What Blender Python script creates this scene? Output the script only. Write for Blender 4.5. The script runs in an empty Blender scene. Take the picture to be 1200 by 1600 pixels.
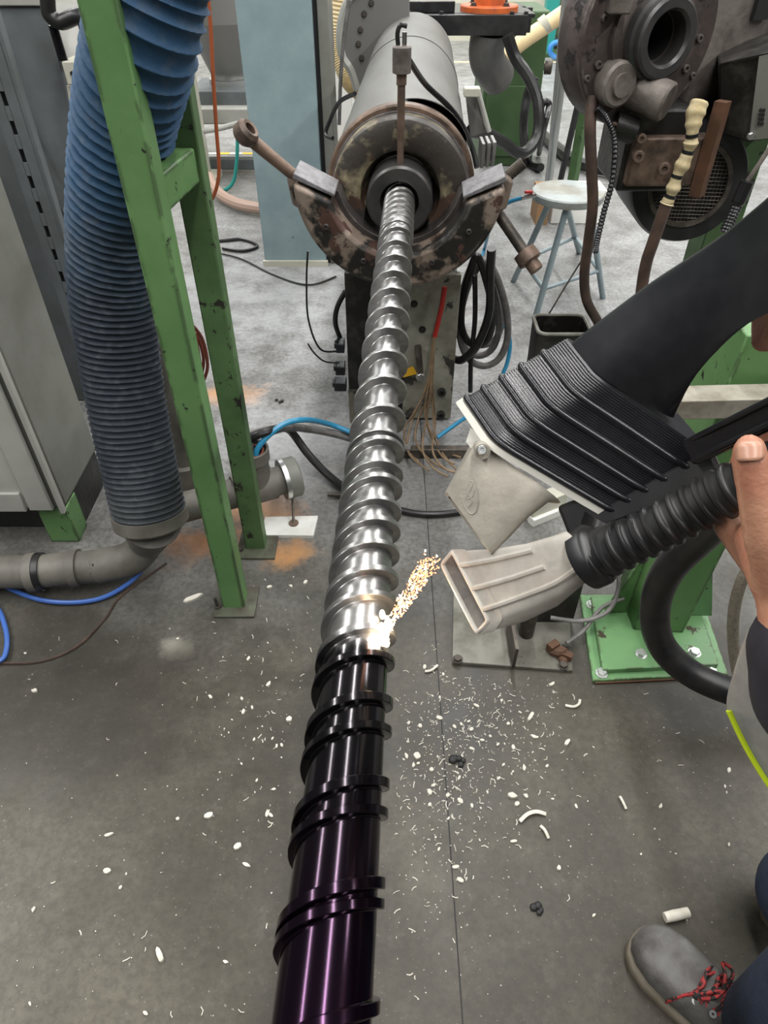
import bpy, bmesh, math, random
from math import sin, cos, tan, pi, radians, sqrt, atan2
from mathutils import Vector, Matrix, Quaternion

# ------------------------------------------------------------------ camera, world, lights
scene = bpy.context.scene
COL = scene.collection
H, F = 1.5, 1063.0                      # camera height (m), focal length in px of the 1200x1600 frame
PITCH = math.atan(951 / F)
CP, SP = cos(PITCH), sin(PITCH)
cd = bpy.data.cameras.new('camera')
cam = bpy.data.objects.new('camera', cd); COL.objects.link(cam)
cam.location = (0, 0, H); cam.rotation_euler = (pi / 2 - PITCH, 0, 0)
cd.sensor_fit = 'VERTICAL'; cd.angle_y = 2 * math.atan(800 / F)
cd.clip_start = 0.02; cd.clip_end = 100
scene.camera = cam

w = bpy.data.worlds.new('world'); scene.world = w; w.use_nodes = True
w.node_tree.nodes['Background'].inputs[0].default_value = (0.93, 0.97, 1.0, 1)
w.node_tree.nodes['Background'].inputs[1].default_value = 0.12

def area(name, loc, size, power, target=None, col=(1, 1, 1)):
    l = bpy.data.lights.new(name, 'AREA'); l.shape = 'RECTANGLE'; l.size, l.size_y = size
    l.energy = power; l.color = col
    o = bpy.data.objects.new(name, l); COL.objects.link(o); o.location = loc
    if target is not None:
        o.rotation_euler = (Vector(target) - Vector(loc)).to_track_quat('-Z', 'Y').to_euler()
    return o
LC = (1.0, 0.99, 0.97)
area('ceiling_strip_light', (0.55, 3.0, 5.0), (0.22, 12.8), 440, col=LC)
area('ceiling_strip_light', (-3.6, 3.0, 5.0), (0.22, 12.8), 600, col=LC)
area('ceiling_strip_light', (4.6, 3.0, 5.0), (0.22, 12.8), 600, col=LC)
area('ceiling_strip_light', (0.5, 10.4, 5.0), (7.0, 0.4), 420, col=(.95, .98, 1))

vs = scene.view_settings
vs.view_transform = 'Standard'; vs.look = 'None'; vs.exposure = 0.12; vs.gamma = 1.0
vs.use_curve_mapping = False

# ------------------------------------------------------------------ helpers
V = Vector
def K(u, v, zc):                        # a point at optical depth zc behind pixel (u, v)
    a, b = (u - 600) / F, (v - 800) / F
    return V((a * zc, zc * (CP - b * SP), H - zc * (SP + b * CP)))
def PZ(u, v, z=0.0):
    b = (v - 800) / F
    return K(u, v, (H - z) / (SP + b * CP))
def PY(u, v, Y):
    b = (v - 800) / F
    return K(u, v, Y / (CP - b * SP))

def frame(d):
    d = d.normalized()
    a = V((0, 0, 1)) if abs(d.z) < 0.9 else V((1, 0, 0))
    x = a.cross(d).normalized(); y = d.cross(x)
    return x, y
def spline(pts, n=8, closed=False):     # Catmull-Rom
    P = [V(p) for p in pts]; out = []
    N = len(P); rng = range(N) if closed else range(N - 1)
    for i in rng:
        if closed: p0, p1, p2, p3 = P[i - 1], P[i], P[(i + 1) % N], P[(i + 2) % N]
        else: p0, p1, p2, p3 = P[max(i - 1, 0)], P[i], P[i + 1], P[min(i + 2, N - 1)]
        for k in range(n):
            t = k / n
            out.append(0.5 * ((2 * p1) + (p2 - p0) * t + (2 * p0 - 5 * p1 + 4 * p2 - p3) * t * t + (3 * p1 - p0 - 3 * p2 + p3) * t ** 3))
    if not closed: out.append(P[-1])
    return out
def lerp(a, b, t): return a + (b - a) * t
def interp(x, xs, ys):
    if x <= xs[0]: return ys[0]
    for i in range(len(xs) - 1):
        if x <= xs[i + 1]: return lerp(ys[i], ys[i + 1], (x - xs[i]) / (xs[i + 1] - xs[i]))
    return ys[-1]

class MB:
    def __init__(s): s.v = []; s.f = []
    def add(s, vs_, fs):
        o = len(s.v); s.v += [V(p) for p in vs_]; s.f += [tuple(i + o for i in f) for f in fs]; return s
    def box(s, c, size, rot=None):
        c = V(c); x, y, z = [q / 2 for q in size]
        pts = [V((i * x, j * y, k * z)) for k in (-1, 1) for j in (-1, 1) for i in (-1, 1)]
        if rot is not None: pts = [rot @ p for p in pts]
        return s.add([p + c for p in pts], [(0, 2, 3, 1), (4, 5, 7, 6), (0, 1, 5, 4), (2, 6, 7, 3), (0, 4, 6, 2), (1, 3, 7, 5)])
    def hexa(s, pts):                   # 8 points: bottom loop 4, top loop 4
        return s.add(pts, [(3, 2, 1, 0), (4, 5, 6, 7), (0, 1, 5, 4), (1, 2, 6, 5), (2, 3, 7, 6), (3, 0, 4, 7)])
    def loft(s, secs, cap0=True, cap1=True, ring=False):
        n = len(secs[0]); vs_ = [p for q in secs for p in q]; fs = []
        m = len(secs)
        for i in range(m if ring else m - 1):
            a, b = i * n, ((i + 1) % m) * n
            for j in range(n):
                k = (j + 1) % n
                fs.append((a + j, a + k, b + k, b + j))
        if not ring:
            if cap0: fs.append(tuple(range(n - 1, -1, -1)))
            if cap1: fs.append(tuple(range((m - 1) * n, m * n)))
        return s.add(vs_, fs)
    def tube(s, path, r, seg=10, closed=False, caps=True):
        P = [V(p) for p in path]; N = len(P); secs = []
        T = []
        for i in range(N):
            if closed: t = P[(i + 1) % N] - P[i - 1]
            else: t = P[min(i + 1, N - 1)] - P[max(i - 1, 0)]
            T.append(t.normalized() if t.length > 1e-9 else V((0, 0, 1)))
        x, _ = frame(T[0])
        for i in range(N):
            if i: x = (x - T[i] * x.dot(T[i])); x = x.normalized() if x.length > 1e-6 else frame(T[i])[0]
            y = T[i].cross(x)
            ri = r[i] if isinstance(r, (list, tuple)) else r
            secs.append([P[i] + (x * cos(2 * pi * k / seg) + y * sin(2 * pi * k / seg)) * (ri(k / seg) if callable(ri) else ri) for k in range(seg)])
        return s.loft(secs, caps, caps, ring=closed)
    def lathe(s, o, axis, prof, seg=48, cap0=True, cap1=True, ring=False):
        o = V(o); d = V(axis).normalized(); x, y = frame(d)
        secs = [[o + d * a + (x * cos(2 * pi * k / seg) + y * sin(2 * pi * k / seg)) * r for k in range(seg)] for a, r in prof]
        return s.loft(secs, cap0, cap1, ring)
    def prism(s, pts, vec):
        vec = V(vec); a = [V(p) for p in pts]
        return s.loft([a, [p + vec for p in a]])
    def ball(s, c, r, seg=12, rings=8, sc=(1, 1, 1)):
        c = V(c); secs = []
        for i in range(1, rings):
            t = pi * i / rings
            secs.append([c + V((sin(t) * cos(2 * pi * k / seg) * sc[0], sin(t) * sin(2 * pi * k / seg) * sc[1], -cos(t) * sc[2])) * r for k in range(seg)])
        return s.loft(secs)
    def capsule(s, p, q, r1, r2, seg=16):
        p, q = V(p), V(q); L = (q - p).length
        if L < 1e-6: return s.ball(p, r1)
        prof = [(-r1 * cos(t), max(r1 * sin(t), 1e-4)) for t in [pi / 2 * k / 5 for k in range(6)]]
        prof += [(L + r2 * sin(t), max(r2 * cos(t), 1e-4)) for t in [pi / 2 * k / 5 for k in range(6)]]
        return s.lathe(p, q - p, prof, seg)
    def mesh(s, name, off=V((0, 0, 0))):
        me = bpy.data.meshes.new(name)
        me.from_pydata([tuple(p - off) for p in s.v], [], s.f); me.update()
        bm = bmesh.new(); bm.from_mesh(me); bmesh.ops.recalc_face_normals(bm, faces=bm.faces); bm.to_mesh(me); bm.free()
        return me

def root_loc(o):
    l = V((0, 0, 0))
    while o is not None: l += o.location; o = o.parent
    return l
def tag(o, label, cat, group=None, kind=None):
    if label: o['label'] = label
    if cat: o['category'] = cat
    if group: o['group'] = group
    if kind: o['kind'] = kind
    return o
def thing(name, label, cat, loc=(0, 0, 0), group=None):
    o = bpy.data.objects.new(name, None); COL.objects.link(o); o.location = loc; o.empty_display_size = 0.05
    return tag(o, label, cat, group)
def obj(name, mb, mat, parent=None, base=None, smooth=35, bevel=0, label=None):
    off = root_loc(parent) if parent else (V(base) if base is not None else V((0, 0, 0)))
    me = mb.mesh(name, off); me.materials.append(M[mat] if isinstance(mat, str) else mat)
    if smooth:
        me.polygons.foreach_set('use_smooth', [True] * len(me.polygons))
        me.set_sharp_from_angle(angle=radians(smooth))
    o = bpy.data.objects.new(name, me); COL.objects.link(o)
    if parent: o.parent = parent
    else: o.location = off
    if bevel:
        b = o.modifiers.new('bevel', 'BEVEL'); b.width = bevel; b.segments = 2; b.limit_method = 'ANGLE'
    if label: o['label'] = label
    return o
_shared = {}
def inst(name, key, maker, mat, parent, pos, normal, scale=1.0, spin=0.0):   # copies that share one mesh
    if (key, mat) not in _shared:
        me = maker().mesh(key); me.materials.append(M[mat])
        me.polygons.foreach_set('use_smooth', [True] * len(me.polygons)); me.set_sharp_from_angle(angle=radians(35))
        _shared[(key, mat)] = me
    o = bpy.data.objects.new(name, _shared[(key, mat)]); COL.objects.link(o)
    o.location = V(pos) - (root_loc(parent) if parent else V((0, 0, 0)))
    o.rotation_mode = 'QUATERNION'
    o.rotation_quaternion = V(normal).to_track_quat('Z', 'Y') @ Quaternion((0, 0, 1), spin)
    o.scale = (scale,) * 3
    if parent: o.parent = parent
    return o
def hexbolt():
    return MB().lathe((0, 0, -.2), (0, 0, 1), [(0, 1.25), (.3, 1.25)], 20).lathe((0, 0, .1), (0, 0, 1), [(0, 1), (.62, 1), (.7, .9)], 6)
def capscrew():
    return MB().lathe((0, 0, -.2), (0, 0, 1), [(0, 1), (.85, 1), (1.0, .88), (1.0, .5), (.55, .45)], 14)
def bolt(parent, pos, normal, r, mat='dark_iron', hexa=True, spin=0):
    return inst('bolt', 'hexbolt' if hexa else 'capscrew', hexbolt if hexa else capscrew, mat, parent, pos, normal, r, spin)

# ------------------------------------------------------------------ materials
M = {}
def nodes(name):
    m = bpy.data.materials.new(name); m.use_nodes = True; M[name] = m
    nt = m.node_tree; return m, nt, nt.nodes, nt.links, nt.nodes['Principled BSDF']
def noise(N, L, co, scale, detail=4, rough=.55, stretch=None):
    n = N.new('ShaderNodeTexNoise'); n.inputs['Scale'].default_value = scale; n.inputs['Detail'].default_value = detail
    n.inputs['Roughness'].default_value = rough
    if stretch:
        mp = N.new('ShaderNodeMapping'); mp.inputs['Scale'].default_value = stretch; L.new(co, mp.inputs['Vector']); co = mp.outputs[0]
    L.new(co, n.inputs['Vector']); return n.outputs['Fac']
def ramp(N, L, fac, stops):
    r = N.new('ShaderNodeValToRGB'); L.new(fac, r.inputs['Fac']); e = r.color_ramp.elements
    while len(e) < len(stops): e.new(0.5)
    for i, (p, c) in enumerate(stops):
        e[i].position = p; e[i].color = (c[0], c[1], c[2], 1) if isinstance(c, (tuple, list)) else (c, c, c, 1)
    return r.outputs['Color']
def mixc(N, L, fac, a, b):
    m = N.new('ShaderNodeMix'); m.data_type = 'RGBA'
    for sock, val in ((m.inputs[0], fac), (m.inputs[6], a), (m.inputs[7], b)):
        if isinstance(val, (int, float)): sock.default_value = val
        elif isinstance(val, tuple): sock.default_value = (*val, 1)
        else: L.new(val, sock)
    return m.outputs[2]
def edge_wear(name, col, radius=.007, scale=45, thr=.5):
    m = M[name]; nt = m.node_tree; N, L = nt.nodes, nt.links; B = N['Principled BSDF']
    tc = N.new('ShaderNodeTexCoord').outputs['Object']
    bv = N.new('ShaderNodeBevel'); bv.inputs[0].default_value = radius; bv.samples = 3
    g = N.new('ShaderNodeNewGeometry'); d = N.new('ShaderNodeVectorMath'); d.operation = 'DOT_PRODUCT'
    L.new(bv.outputs[0], d.inputs[0]); L.new(g.outputs['Normal'], d.inputs[1])
    e = ramp(N, L, d.outputs['Value'], [(.90, 1.), (.997, 0.)])
    k = ramp(N, L, noise(N, L, tc, scale, 5, .65, (1, 1, .45)), [(thr, 0.), (thr + .04, 1.)])
    mu = N.new('ShaderNodeMath'); mu.operation = 'MULTIPLY'; L.new(e, mu.inputs[0]); L.new(k, mu.inputs[1])
    old = B.inputs['Base Color'].links[0].from_socket
    L.new(mixc(N, L, mu.outputs[0], old, col), B.inputs['Base Color'])
def mat(name, col, rough=.5, metal=0., col2=None, scale=8., lo=.4, hi=.65, detail=5, bump=0., bscale=60., chips=None, spec=.5, stretch=None, rough2=None):
    m, nt, N, L, B = nodes(name)
    tc = N.new('ShaderNodeTexCoord').outputs['Object']
    B.inputs['Roughness'].default_value = rough; B.inputs['Metallic'].default_value = metal
    B.inputs['Specular IOR Level'].default_value = spec
    c = None
    if col2:
        f = noise(N, L, tc, scale, detail, .6, stretch)
        k = ramp(N, L, f, [(lo, 0.), (hi, 1.)]); c = mixc(N, L, k, col, col2)
        if rough2 is not None:
            r = N.new('ShaderNodeMapRange'); L.new(k, r.inputs[0]); r.inputs[3].default_value = rough; r.inputs[4].default_value = rough2
            L.new(r.outputs[0], B.inputs['Roughness'])
    else: B.inputs['Base Color'].default_value = (*col, 1)
    if chips:                            # (colour, noise scale, threshold)
        f = noise(N, L, tc, chips[1], 6, .65)
        k = ramp(N, L, f, [(chips[2], 0.), (chips[2] + .03, 1.)])
        c = mixc(N, L, k, c if c is not None else col, chips[0])
    if c is not None: L.new(c, B.inputs['Base Color'])
    if bump:
        f = noise(N, L, tc, bscale, 4); b = N.new('ShaderNodeBump'); b.inputs['Strength'].default_value = bump; b.inputs['Distance'].default_value = .004
        L.new(f, b.inputs['Height']); L.new(b.outputs[0], B.inputs['Normal'])
    return m
mat('steel', (.55, .54, .52), .28, 1., (.4, .38, .36), 30)
mat('zinc', (.62, .63, .62), .35, 1.)
mat('dark_iron', (.055, .048, .042), .5, .5, (.13, .11, .09), 22, bump=.2)
mat('black_paint', (.012, .012, .013), .38, 0, (.03, .03, .03), 12)
mat('black_plastic', (.009, .009, .011), .27, 0, (.013, .013, .015), 60)
mat('black_rubber', (.008, .008, .009), .38, 0, (.018, .017, .016), 25)
mat('grey_rubber', (.11, .105, .10), .5, 0, (.2, .19, .18), 25)
mat('green_paint', (.095, .205, .07), .45, 0, (.13, .255, .095), 5, chips=((.018, .016, .013), 30, .635), bump=.08)
mat('dark_green_paint', (.036, .078, .026), .5, 0, (.05, .10, .036), 4, chips=((.02, .02, .015), 22, .7))
mat('shaded_worn_green', (.058, .115, .042), .55, 0, (.085, .16, .06), 7, chips=((.02, .018, .014), 24, .6))  # darker green with the rear stand post's shade mixed in
mat('pale_green_paint', (.15, .31, .13), .4, 0, (.11, .24, .10), 6, chips=((.05, .035, .02), 18, .62), bump=.1)
mat('blue_fabric', (.018, .058, .125), .75, 0, (.045, .085, .13), 9, bump=.25, bscale=120)
mat('dusty_fabric', (.03, .055, .085), .85, 0, (.085, .09, .092), 12, bump=.25, bscale=120)
mat('pvc', (.16, .15, .128), .55, 0, (.085, .078, .066), 10, .35, .7, chips=((.07, .06, .05), 40, .68), bump=.1)
mat('grey_paint', (.20, .205, .18), .5, 0, (.14, .14, .12), 3.5, chips=((.05, .05, .04), 30, .72))
mat('light_grey_paint', (.42, .42, .385), .45, 0, (.33, .33, .30), 4)
mat('panel_grey', (.14, .155, .165), .55, 0, (.085, .095, .09), 3)
mat('blue_grey_paint', (.25, .33, .345), .5, 0, (.195, .265, .285), 6, .35, .7, chips=((.10, .13, .14), 24, .68))
mat('cream_paint', (.52, .51, .42), .5, 0, (.44, .43, .36), 8, chips=((.12, .11, .09), 60, .70))
mat('white_paint', (.75, .74, .70), .5)
mat('cover_sheet', (.155, .155, .145), .6, .1, (.10, .097, .087), 7, .3, .75, stretch=(1, .25, 1), bump=.06)
mat('rusty_disc', (.05, .043, .036), .55, .25, (.34, .29, .18), 9, .48, .62, detail=8, bump=.5, bscale=45, chips=((.10, .06, .042), 7, .58))
mat('brown_iron', (.20, .135, .10), .5, .35, (.06, .045, .036), 13, bump=.3, chips=((.02, .018, .016), 22, .66))
mat('clamp_iron', (.02, .018, .016), .5, .3, (.25, .195, .155), 6, .47, .53, detail=9, bump=.5, bscale=40, chips=((.085, .045, .035), 10, .56))
mat('clamp_inner', (.10, .09, .088), .42, .5, (.05, .043, .04), 10)
mat('machined', (.22, .213, .225), .55, .3, (.13, .122, .125), 30, bump=.5, bscale=90)
mat('collar_iron', (.06, .06, .062), .4, .6, (.09, .085, .08), 16)
mat('head_iron', (.065, .05, .045), .5, .35, (.15, .12, .11), 6, .45, .68, detail=8, bump=.4, chips=((.022, .019, .018), 9, .56))
mat('tan_iron', (.20, .175, .155), .55, .3, (.085, .07, .062), 9, .42, .62, detail=8, bump=.4)
mat('plate_iron', (.20, .195, .165), .55, .2, (.10, .095, .075), 9, .42, .62, bump=.2, chips=((.03, .028, .024), 11, .63))
mat('pale_plate', (.30, .29, .235), .55, .1, (.16, .15, .115), 8, .42, .6, detail=8, bump=.2, chips=((.04, .035, .028), 9, .58))
mat('black_grease', (.012, .011, .010), .4, .1, (.05, .047, .04), 14, .5, .72, bump=.4)
mat('rust_bar', (.13, .06, .03), .7, .1, (.07, .035, .02), 15)
mat('bare_aluminium', (.30, .28, .23), .55, .2, (.20, .18, .14), 20, .4, .6, detail=8, bump=.3)
mat('cast_aluminium', (.50, .47, .42), .5, .2, (.42, .39, .345), 40, bump=.12, bscale=160, chips=((.36, .33, .29), 90, .70))
mat('dull_aluminium', (.37, .34, .285), .5, .2, (.30, .275, .23), 40, bump=.12, bscale=160)
mat('pale_flange', (.56, .54, .48), .5, .1)
mat('orange_paint', (.62, .13, .025), .5, 0, (.4, .09, .03), 14)
mat('cream_hose', (.74, .58, .33), .5, 0, (.66, .5, .27), 10)
mat('pink_hose', (.40, .28, .22), .5)
mat('blue_tube', (.03, .24, .42), .35)
mat('navy_tube', (.05, .13, .42), .35)
mat('orange_cable', (.30, .075, .025), .45)
mat('brown_cable', (.045, .028, .022), .5, 0, (.09, .055, .04), 18)
mat('rust_wire', (.25, .17, .10), .6, .2, (.15, .1, .06), 20)
mat('red_sleeve', (.40, .02, .015), .45)
mat('red_brown_wire', (.16, .04, .025), .5)
mat('yellow_tag', (.75, .42, .02), .5)
mat('cloth_tape', (.55, .46, .28), .8, 0, (.42, .33, .17), 40, bump=.3)
mat('braid', (.30, .27, .21), .45, .5, (.2, .18, .14), 200)
mat('stool_paint', (.30, .37, .39), .45, .1, (.24, .30, .325), 10)
mat('stool_seat', (.34, .37, .365), .5, .1, (.25, .24, .20), 7, .45, .62)
mat('duct_grey', (.10, .10, .098), .5, .3, (.14, .138, .13), 8)
mat('hopper_steel', (.24, .235, .225), .42, .4)
mat('dull_white', (.66, .66, .63), .6, 0, (.55, .54, .5), 12)
mat('dark_gap', (.008, .008, .008), .7)
mat('teal_paint', (.02, .28, .24), .5)
mat('blue_coil', (.04, .22, .6), .4)
mat('wood', (.35, .2, .09), .6, 0, (.25, .14, .06), 20, stretch=(1, 1, 8))
mat('hall_wall', (.55, .53, .42), .7, 0, (.5, .48, .38), 2)
mat('dirty_plate', (.075, .085, .055), .6, 0, (.05, .042, .03), 18, .4, .6, bump=.3)
mat('skin', (.40, .17, .105), .48, 0, (.45, .225, .14), 30, bump=.25, bscale=170)
mat('nail', (.47, .25, .17), .32)
mat('hair', (.03, .02, .015), .6)
mat('navy_cloth', (.014, .013, .022), .85, 0, (.02, .02, .03), 40, bump=.2, bscale=120)
mat('trouser_cloth', (.012, .02, .04), .85, 0, (.018, .028, .055), 40, bump=.3, bscale=160)
mat('reflective', (.30, .30, .28), .5, .1, (.24, .24, .23), 60)
mat('hi_vis', (.58, .75, .02), .6)
mat('boot_leather', (.055, .05, .046), .6, 0, (.13, .125, .12), 14, .4, .66, bump=.4, bscale=90)
mat('boot_sole', (.13, .11, .08), .7, 0, (.08, .065, .045), 14)
mat('lace', (.012, .012, .012), .7, 0, (.35, .03, .03), 110, .48, .52, detail=1)
mat('chip_white', (.60, .57, .50), .6, 0, (.45, .42, .34), 30)
mat('chip_black', (.012, .012, .012), .6)
mat('mouth_dark', (.17, .155, .135), .7, 0, (.10, .09, .08), 40, bump=.4)

edge_wear('green_paint', (.02, .017, .014), .014, 34, .46)
edge_wear('pale_green_paint', (.06, .04, .025), .008, 30, .45)
edge_wear('clamp_iron', (.22, .19, .16), .012, 18, .5)
edge_wear('head_iron', (.22, .19, .17), .010, 20, .52)
# steel screw: polished where it has been cleaned, dark uncleaned residue towards the near end
m, nt, N, L, B = nodes('screw_steel')
tc = N.new('ShaderNodeTexCoord').outputs['Object']
sx = N.new('ShaderNodeSeparateXYZ'); L.new(tc, sx.inputs[0])
nz = noise(N, L, tc, 28, 3)
ad = N.new('ShaderNodeMath'); ad.operation = 'MULTIPLY_ADD'; L.new(nz, ad.inputs[0]); ad.inputs[1].default_value = .03; L.new(sx.outputs[1], ad.inputs[2])
k = ramp(N, L, ad.outputs[0], [(.468, 0.), (.492, 1.)])
fine = noise(N, L, tc, 3, 3, .6, (.3, 60, .3))
clean = ramp(N, L, fine, [(.3, (.30, .295, .285)), (.7, (.40, .395, .39))])
dirty = ramp(N, L, ad.outputs[0], [(.0, (.040, .015, .042)), (.22, (.030, .018, .030)), (.36, (.034, .032, .034)), (.42, (.05, .047, .05))])  # purple in the near residue is lens flare put into the colour
c = mixc(N, L, k, dirty, clean); L.new(c, B.inputs['Base Color'])  # dirty: residue colour with the lens flare purple painted in
B.inputs['Metallic'].default_value = .95
rgh = N.new('ShaderNodeMapRange'); L.new(k, rgh.inputs[0]); rgh.inputs[3].default_value = .15; rgh.inputs[4].default_value = .31; L.new(rgh.outputs[0], B.inputs['Roughness'])

# floor: worn, trodden concrete with rust-coloured spills
m, nt, N, L, B = nodes('concrete')
tc = N.new('ShaderNodeTexCoord').outputs['Object']
n1 = noise(N, L, tc, 1.3, 6, .6); n2 = noise(N, L, tc, 7, 6, .65); n3 = noise(N, L, tc, 60, 4, .7)
clean_c = ramp(N, L, n1, [(.3, (.20, .198, .19)), (.5, (.30, .30, .295)), (.68, (.38, .385, .385))])
dirt_shade_c = ramp(N, L, n1, [(.34, (.030, .027, .021)), (.48, (.058, .052, .039)), (.62, (.112, .100, .074))])
sy = N.new('ShaderNodeSeparateXYZ'); L.new(tc, sy.inputs[0])
edge = N.new('ShaderNodeMath'); edge.operation = 'MULTIPLY_ADD'; L.new(noise(N, L, tc, 2.2, 6, .6), edge.inputs[0]); edge.inputs[1].default_value = 1.3; L.new(sy.outputs[1], edge.inputs[2])
mr = N.new('ShaderNodeMapRange'); L.new(edge.outputs[0], mr.inputs[0]); mr.inputs[1].default_value = 1.65; mr.inputs[2].default_value = 2.75; mr.interpolation_type = 'SMOOTHSTEP'
c = mixc(N, L, mr.outputs[0], dirt_shade_c, clean_c)     # work-area dirt, its dark tone partly painted shade, against the swept aisle
c = mixc(N, L, ramp(N, L, n2, [(.42, 0.), (.62, .4)]), c, (.055, .05, .04))
c = mixc(N, L, ramp(N, L, noise(N, L, tc, 18, 8, .75), [(.52, 0.), (.68, .3)]), c, (.14, .13, .11))
c = mixc(N, L, ramp(N, L, n3, [(.38, .45), (.58, 0.)]), c, (.035, .032, .027))
c = mixc(N, L, ramp(N, L, noise(N, L, tc, 140, 2), [(.68, 0.), (.76, .35)]), c, (.5, .48, .44))
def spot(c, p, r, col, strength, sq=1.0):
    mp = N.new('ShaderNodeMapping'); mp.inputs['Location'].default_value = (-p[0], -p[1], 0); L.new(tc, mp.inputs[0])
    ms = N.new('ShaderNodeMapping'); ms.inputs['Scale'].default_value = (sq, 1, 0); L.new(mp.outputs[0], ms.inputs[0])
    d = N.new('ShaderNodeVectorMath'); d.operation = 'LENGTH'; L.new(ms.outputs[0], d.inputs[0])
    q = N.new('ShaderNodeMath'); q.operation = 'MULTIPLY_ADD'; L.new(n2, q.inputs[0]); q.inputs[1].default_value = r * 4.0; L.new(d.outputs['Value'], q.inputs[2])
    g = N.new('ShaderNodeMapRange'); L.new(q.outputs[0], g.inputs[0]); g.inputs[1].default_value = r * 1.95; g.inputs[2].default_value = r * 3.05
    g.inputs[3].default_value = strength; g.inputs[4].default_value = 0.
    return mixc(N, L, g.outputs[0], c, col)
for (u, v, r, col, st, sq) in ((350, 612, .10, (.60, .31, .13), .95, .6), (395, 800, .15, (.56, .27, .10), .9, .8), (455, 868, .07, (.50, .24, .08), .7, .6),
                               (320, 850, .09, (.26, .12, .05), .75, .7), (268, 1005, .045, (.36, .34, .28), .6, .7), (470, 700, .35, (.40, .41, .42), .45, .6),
                               (620, 960, .26, (.026, .024, .022), .7, .8), (715, 1140, .20, (.026, .024, .022), .65, .7), (230, 1120, .26, (.030, .027, .022), .6, .5), (600, 760, .30, (.05, .048, .046), .5, .7),  # shadow of worker and hood painted as dark spots beside the screw
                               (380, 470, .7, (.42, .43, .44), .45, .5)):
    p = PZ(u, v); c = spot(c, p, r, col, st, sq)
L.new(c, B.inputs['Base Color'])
L.new(ramp(N, L, n2, [(.3, .32), (.7, .5)]), B.inputs['Roughness'])
B.inputs['Specular IOR Level'].default_value = .32
b = N.new('ShaderNodeBump'); b.inputs['Strength'].default_value = .12; b.inputs['Distance'].default_value = .003; L.new(n3, b.inputs['Height']); L.new(b.outputs[0], B.inputs['Normal'])

def emis(name, col, st):
    m, nt, N, L, B = nodes(name)
    B.inputs['Base Color'].default_value = (*col, 1); B.inputs['Emission Color'].default_value = (*col, 1); B.inputs['Emission Strength'].default_value = st
emis('spark_white', (1, .84, .64), 9); emis('spark_orange', (1, .42, .20), 1.4)

# striped tape on the floor
m, nt, N, L, B = nodes('hazard_tape')
tc = N.new('ShaderNodeTexCoord').outputs['Object']
wv = N.new('ShaderNodeTexWave'); wv.inputs['Scale'].default_value = 1.6; L.new(tc, wv.inputs[0])
L.new(ramp(N, L, wv.outputs['Fac'], [(.45, (.75, .5, .02)), (.5, (.6, .6, .57))]), B.inputs['Base Color'])

# ------------------------------------------------------------------ the setting
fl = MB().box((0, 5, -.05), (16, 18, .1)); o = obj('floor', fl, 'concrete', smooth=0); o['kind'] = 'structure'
o['label'] = 'worn grey concrete workshop floor with rust spills'
pj = PZ(702, 1300)
o2 = MB().box((pj.x, 3.2, .0004), (.0022, 7.6, .0012)); j = obj('floor_joint', o2, 'dark_gap', parent=o, smooth=0)
wl = MB().box((0, 12.1, 1.75), (16, .2, 3.5)); o = obj('wall_back', wl, 'hall_wall', smooth=0); o['kind'] = 'structure'; o['label'] = 'pale yellowish hall wall far behind the machines'
p = PZ(870, 97); q = PZ(350, 240)
o = obj('floor_line', MB().box((1.4, p.y, .001), (5.0, .09, .003)), 'cream_hose', smooth=0, base=(1.4, p.y, 0)); tag(o, 'pale yellow line painted on the far floor', 'floor line', kind='structure')
tg = MB().box((q.x, q.y, .001), (.5, .05, .003)); o = obj('floor_tape', tg, 'hazard_tape', smooth=0, base=(q.x, q.y, 0)); tag(o, 'yellow striped tape stuck on floor below the hopper', 'tape', kind='structure')

# ------------------------------------------------------------------ the extruder: frame along the screw axis
YAW = radians(2.75)
O = V((-.0545, 0, .857)); AX = V((sin(YAW), cos(YAW), 0)); RX = V((cos(YAW), -sin(YAW), 0)); UP = V((0, 0, 1))
def S(x, s, z): return O + RX * x + AX * s + UP * z
def E(t): return RX * cos(t) + UP * sin(t)

screw = thing('extruder_screw', 'long steel extruder screw, polished at the far end and blackened near the camera', 'screw', O)
PITCHS = .09; RO = .045
def rootr(s): return interp(s, [-.3, .2, .6, 1.0, 1.2, 1.5, 1.74, 1.80, 2.4], [.0392, .0388, .0352, .0305, .0282, .0292, .034, .0415, .0415])
prof = [(-.34, .0001), (-.34, .036), (-.335, .0395)] + [(s, rootr(s)) for s in [i * .02 - .3 for i in range(131)]]
obj('shaft', MB().lathe(O, AX, prof, 64), 'screw_steel', screw, smooth=50)
def flight(name, f0, f1, sfun, wid, step=5):
    secs = []; t = f0
    while t <= f1 + 1e-6:
        s = sfun(t); rr_ = rootr(s); a = -2 * pi * t
        e = E(a); h = min(1, min(t - f0, f1 - t) / .12); R = lerp(rr_, RO, max(h, .05)); hw = wid / 2
        P = [(-hw - .0022, rr_ - .0008), (-hw - .0006, rr_ + .0006), (-hw - .0001, lerp(rr_, R, .5)), (-hw, R - .0007), (-hw + .0007, R),
             (hw - .0007, R), (hw, R - .0007), (hw + .0001, lerp(rr_, R, .5)), (hw + .0006, rr_ + .0006), (hw + .0022, rr_ - .0008)]
        secs.append([O + AX * (s + ds) + e * r for ds, r in P]); t += step / 360
    mb = MB(); mb.loft(secs)
    return obj(name, mb, 'screw_steel', screw, smooth=33)
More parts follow.
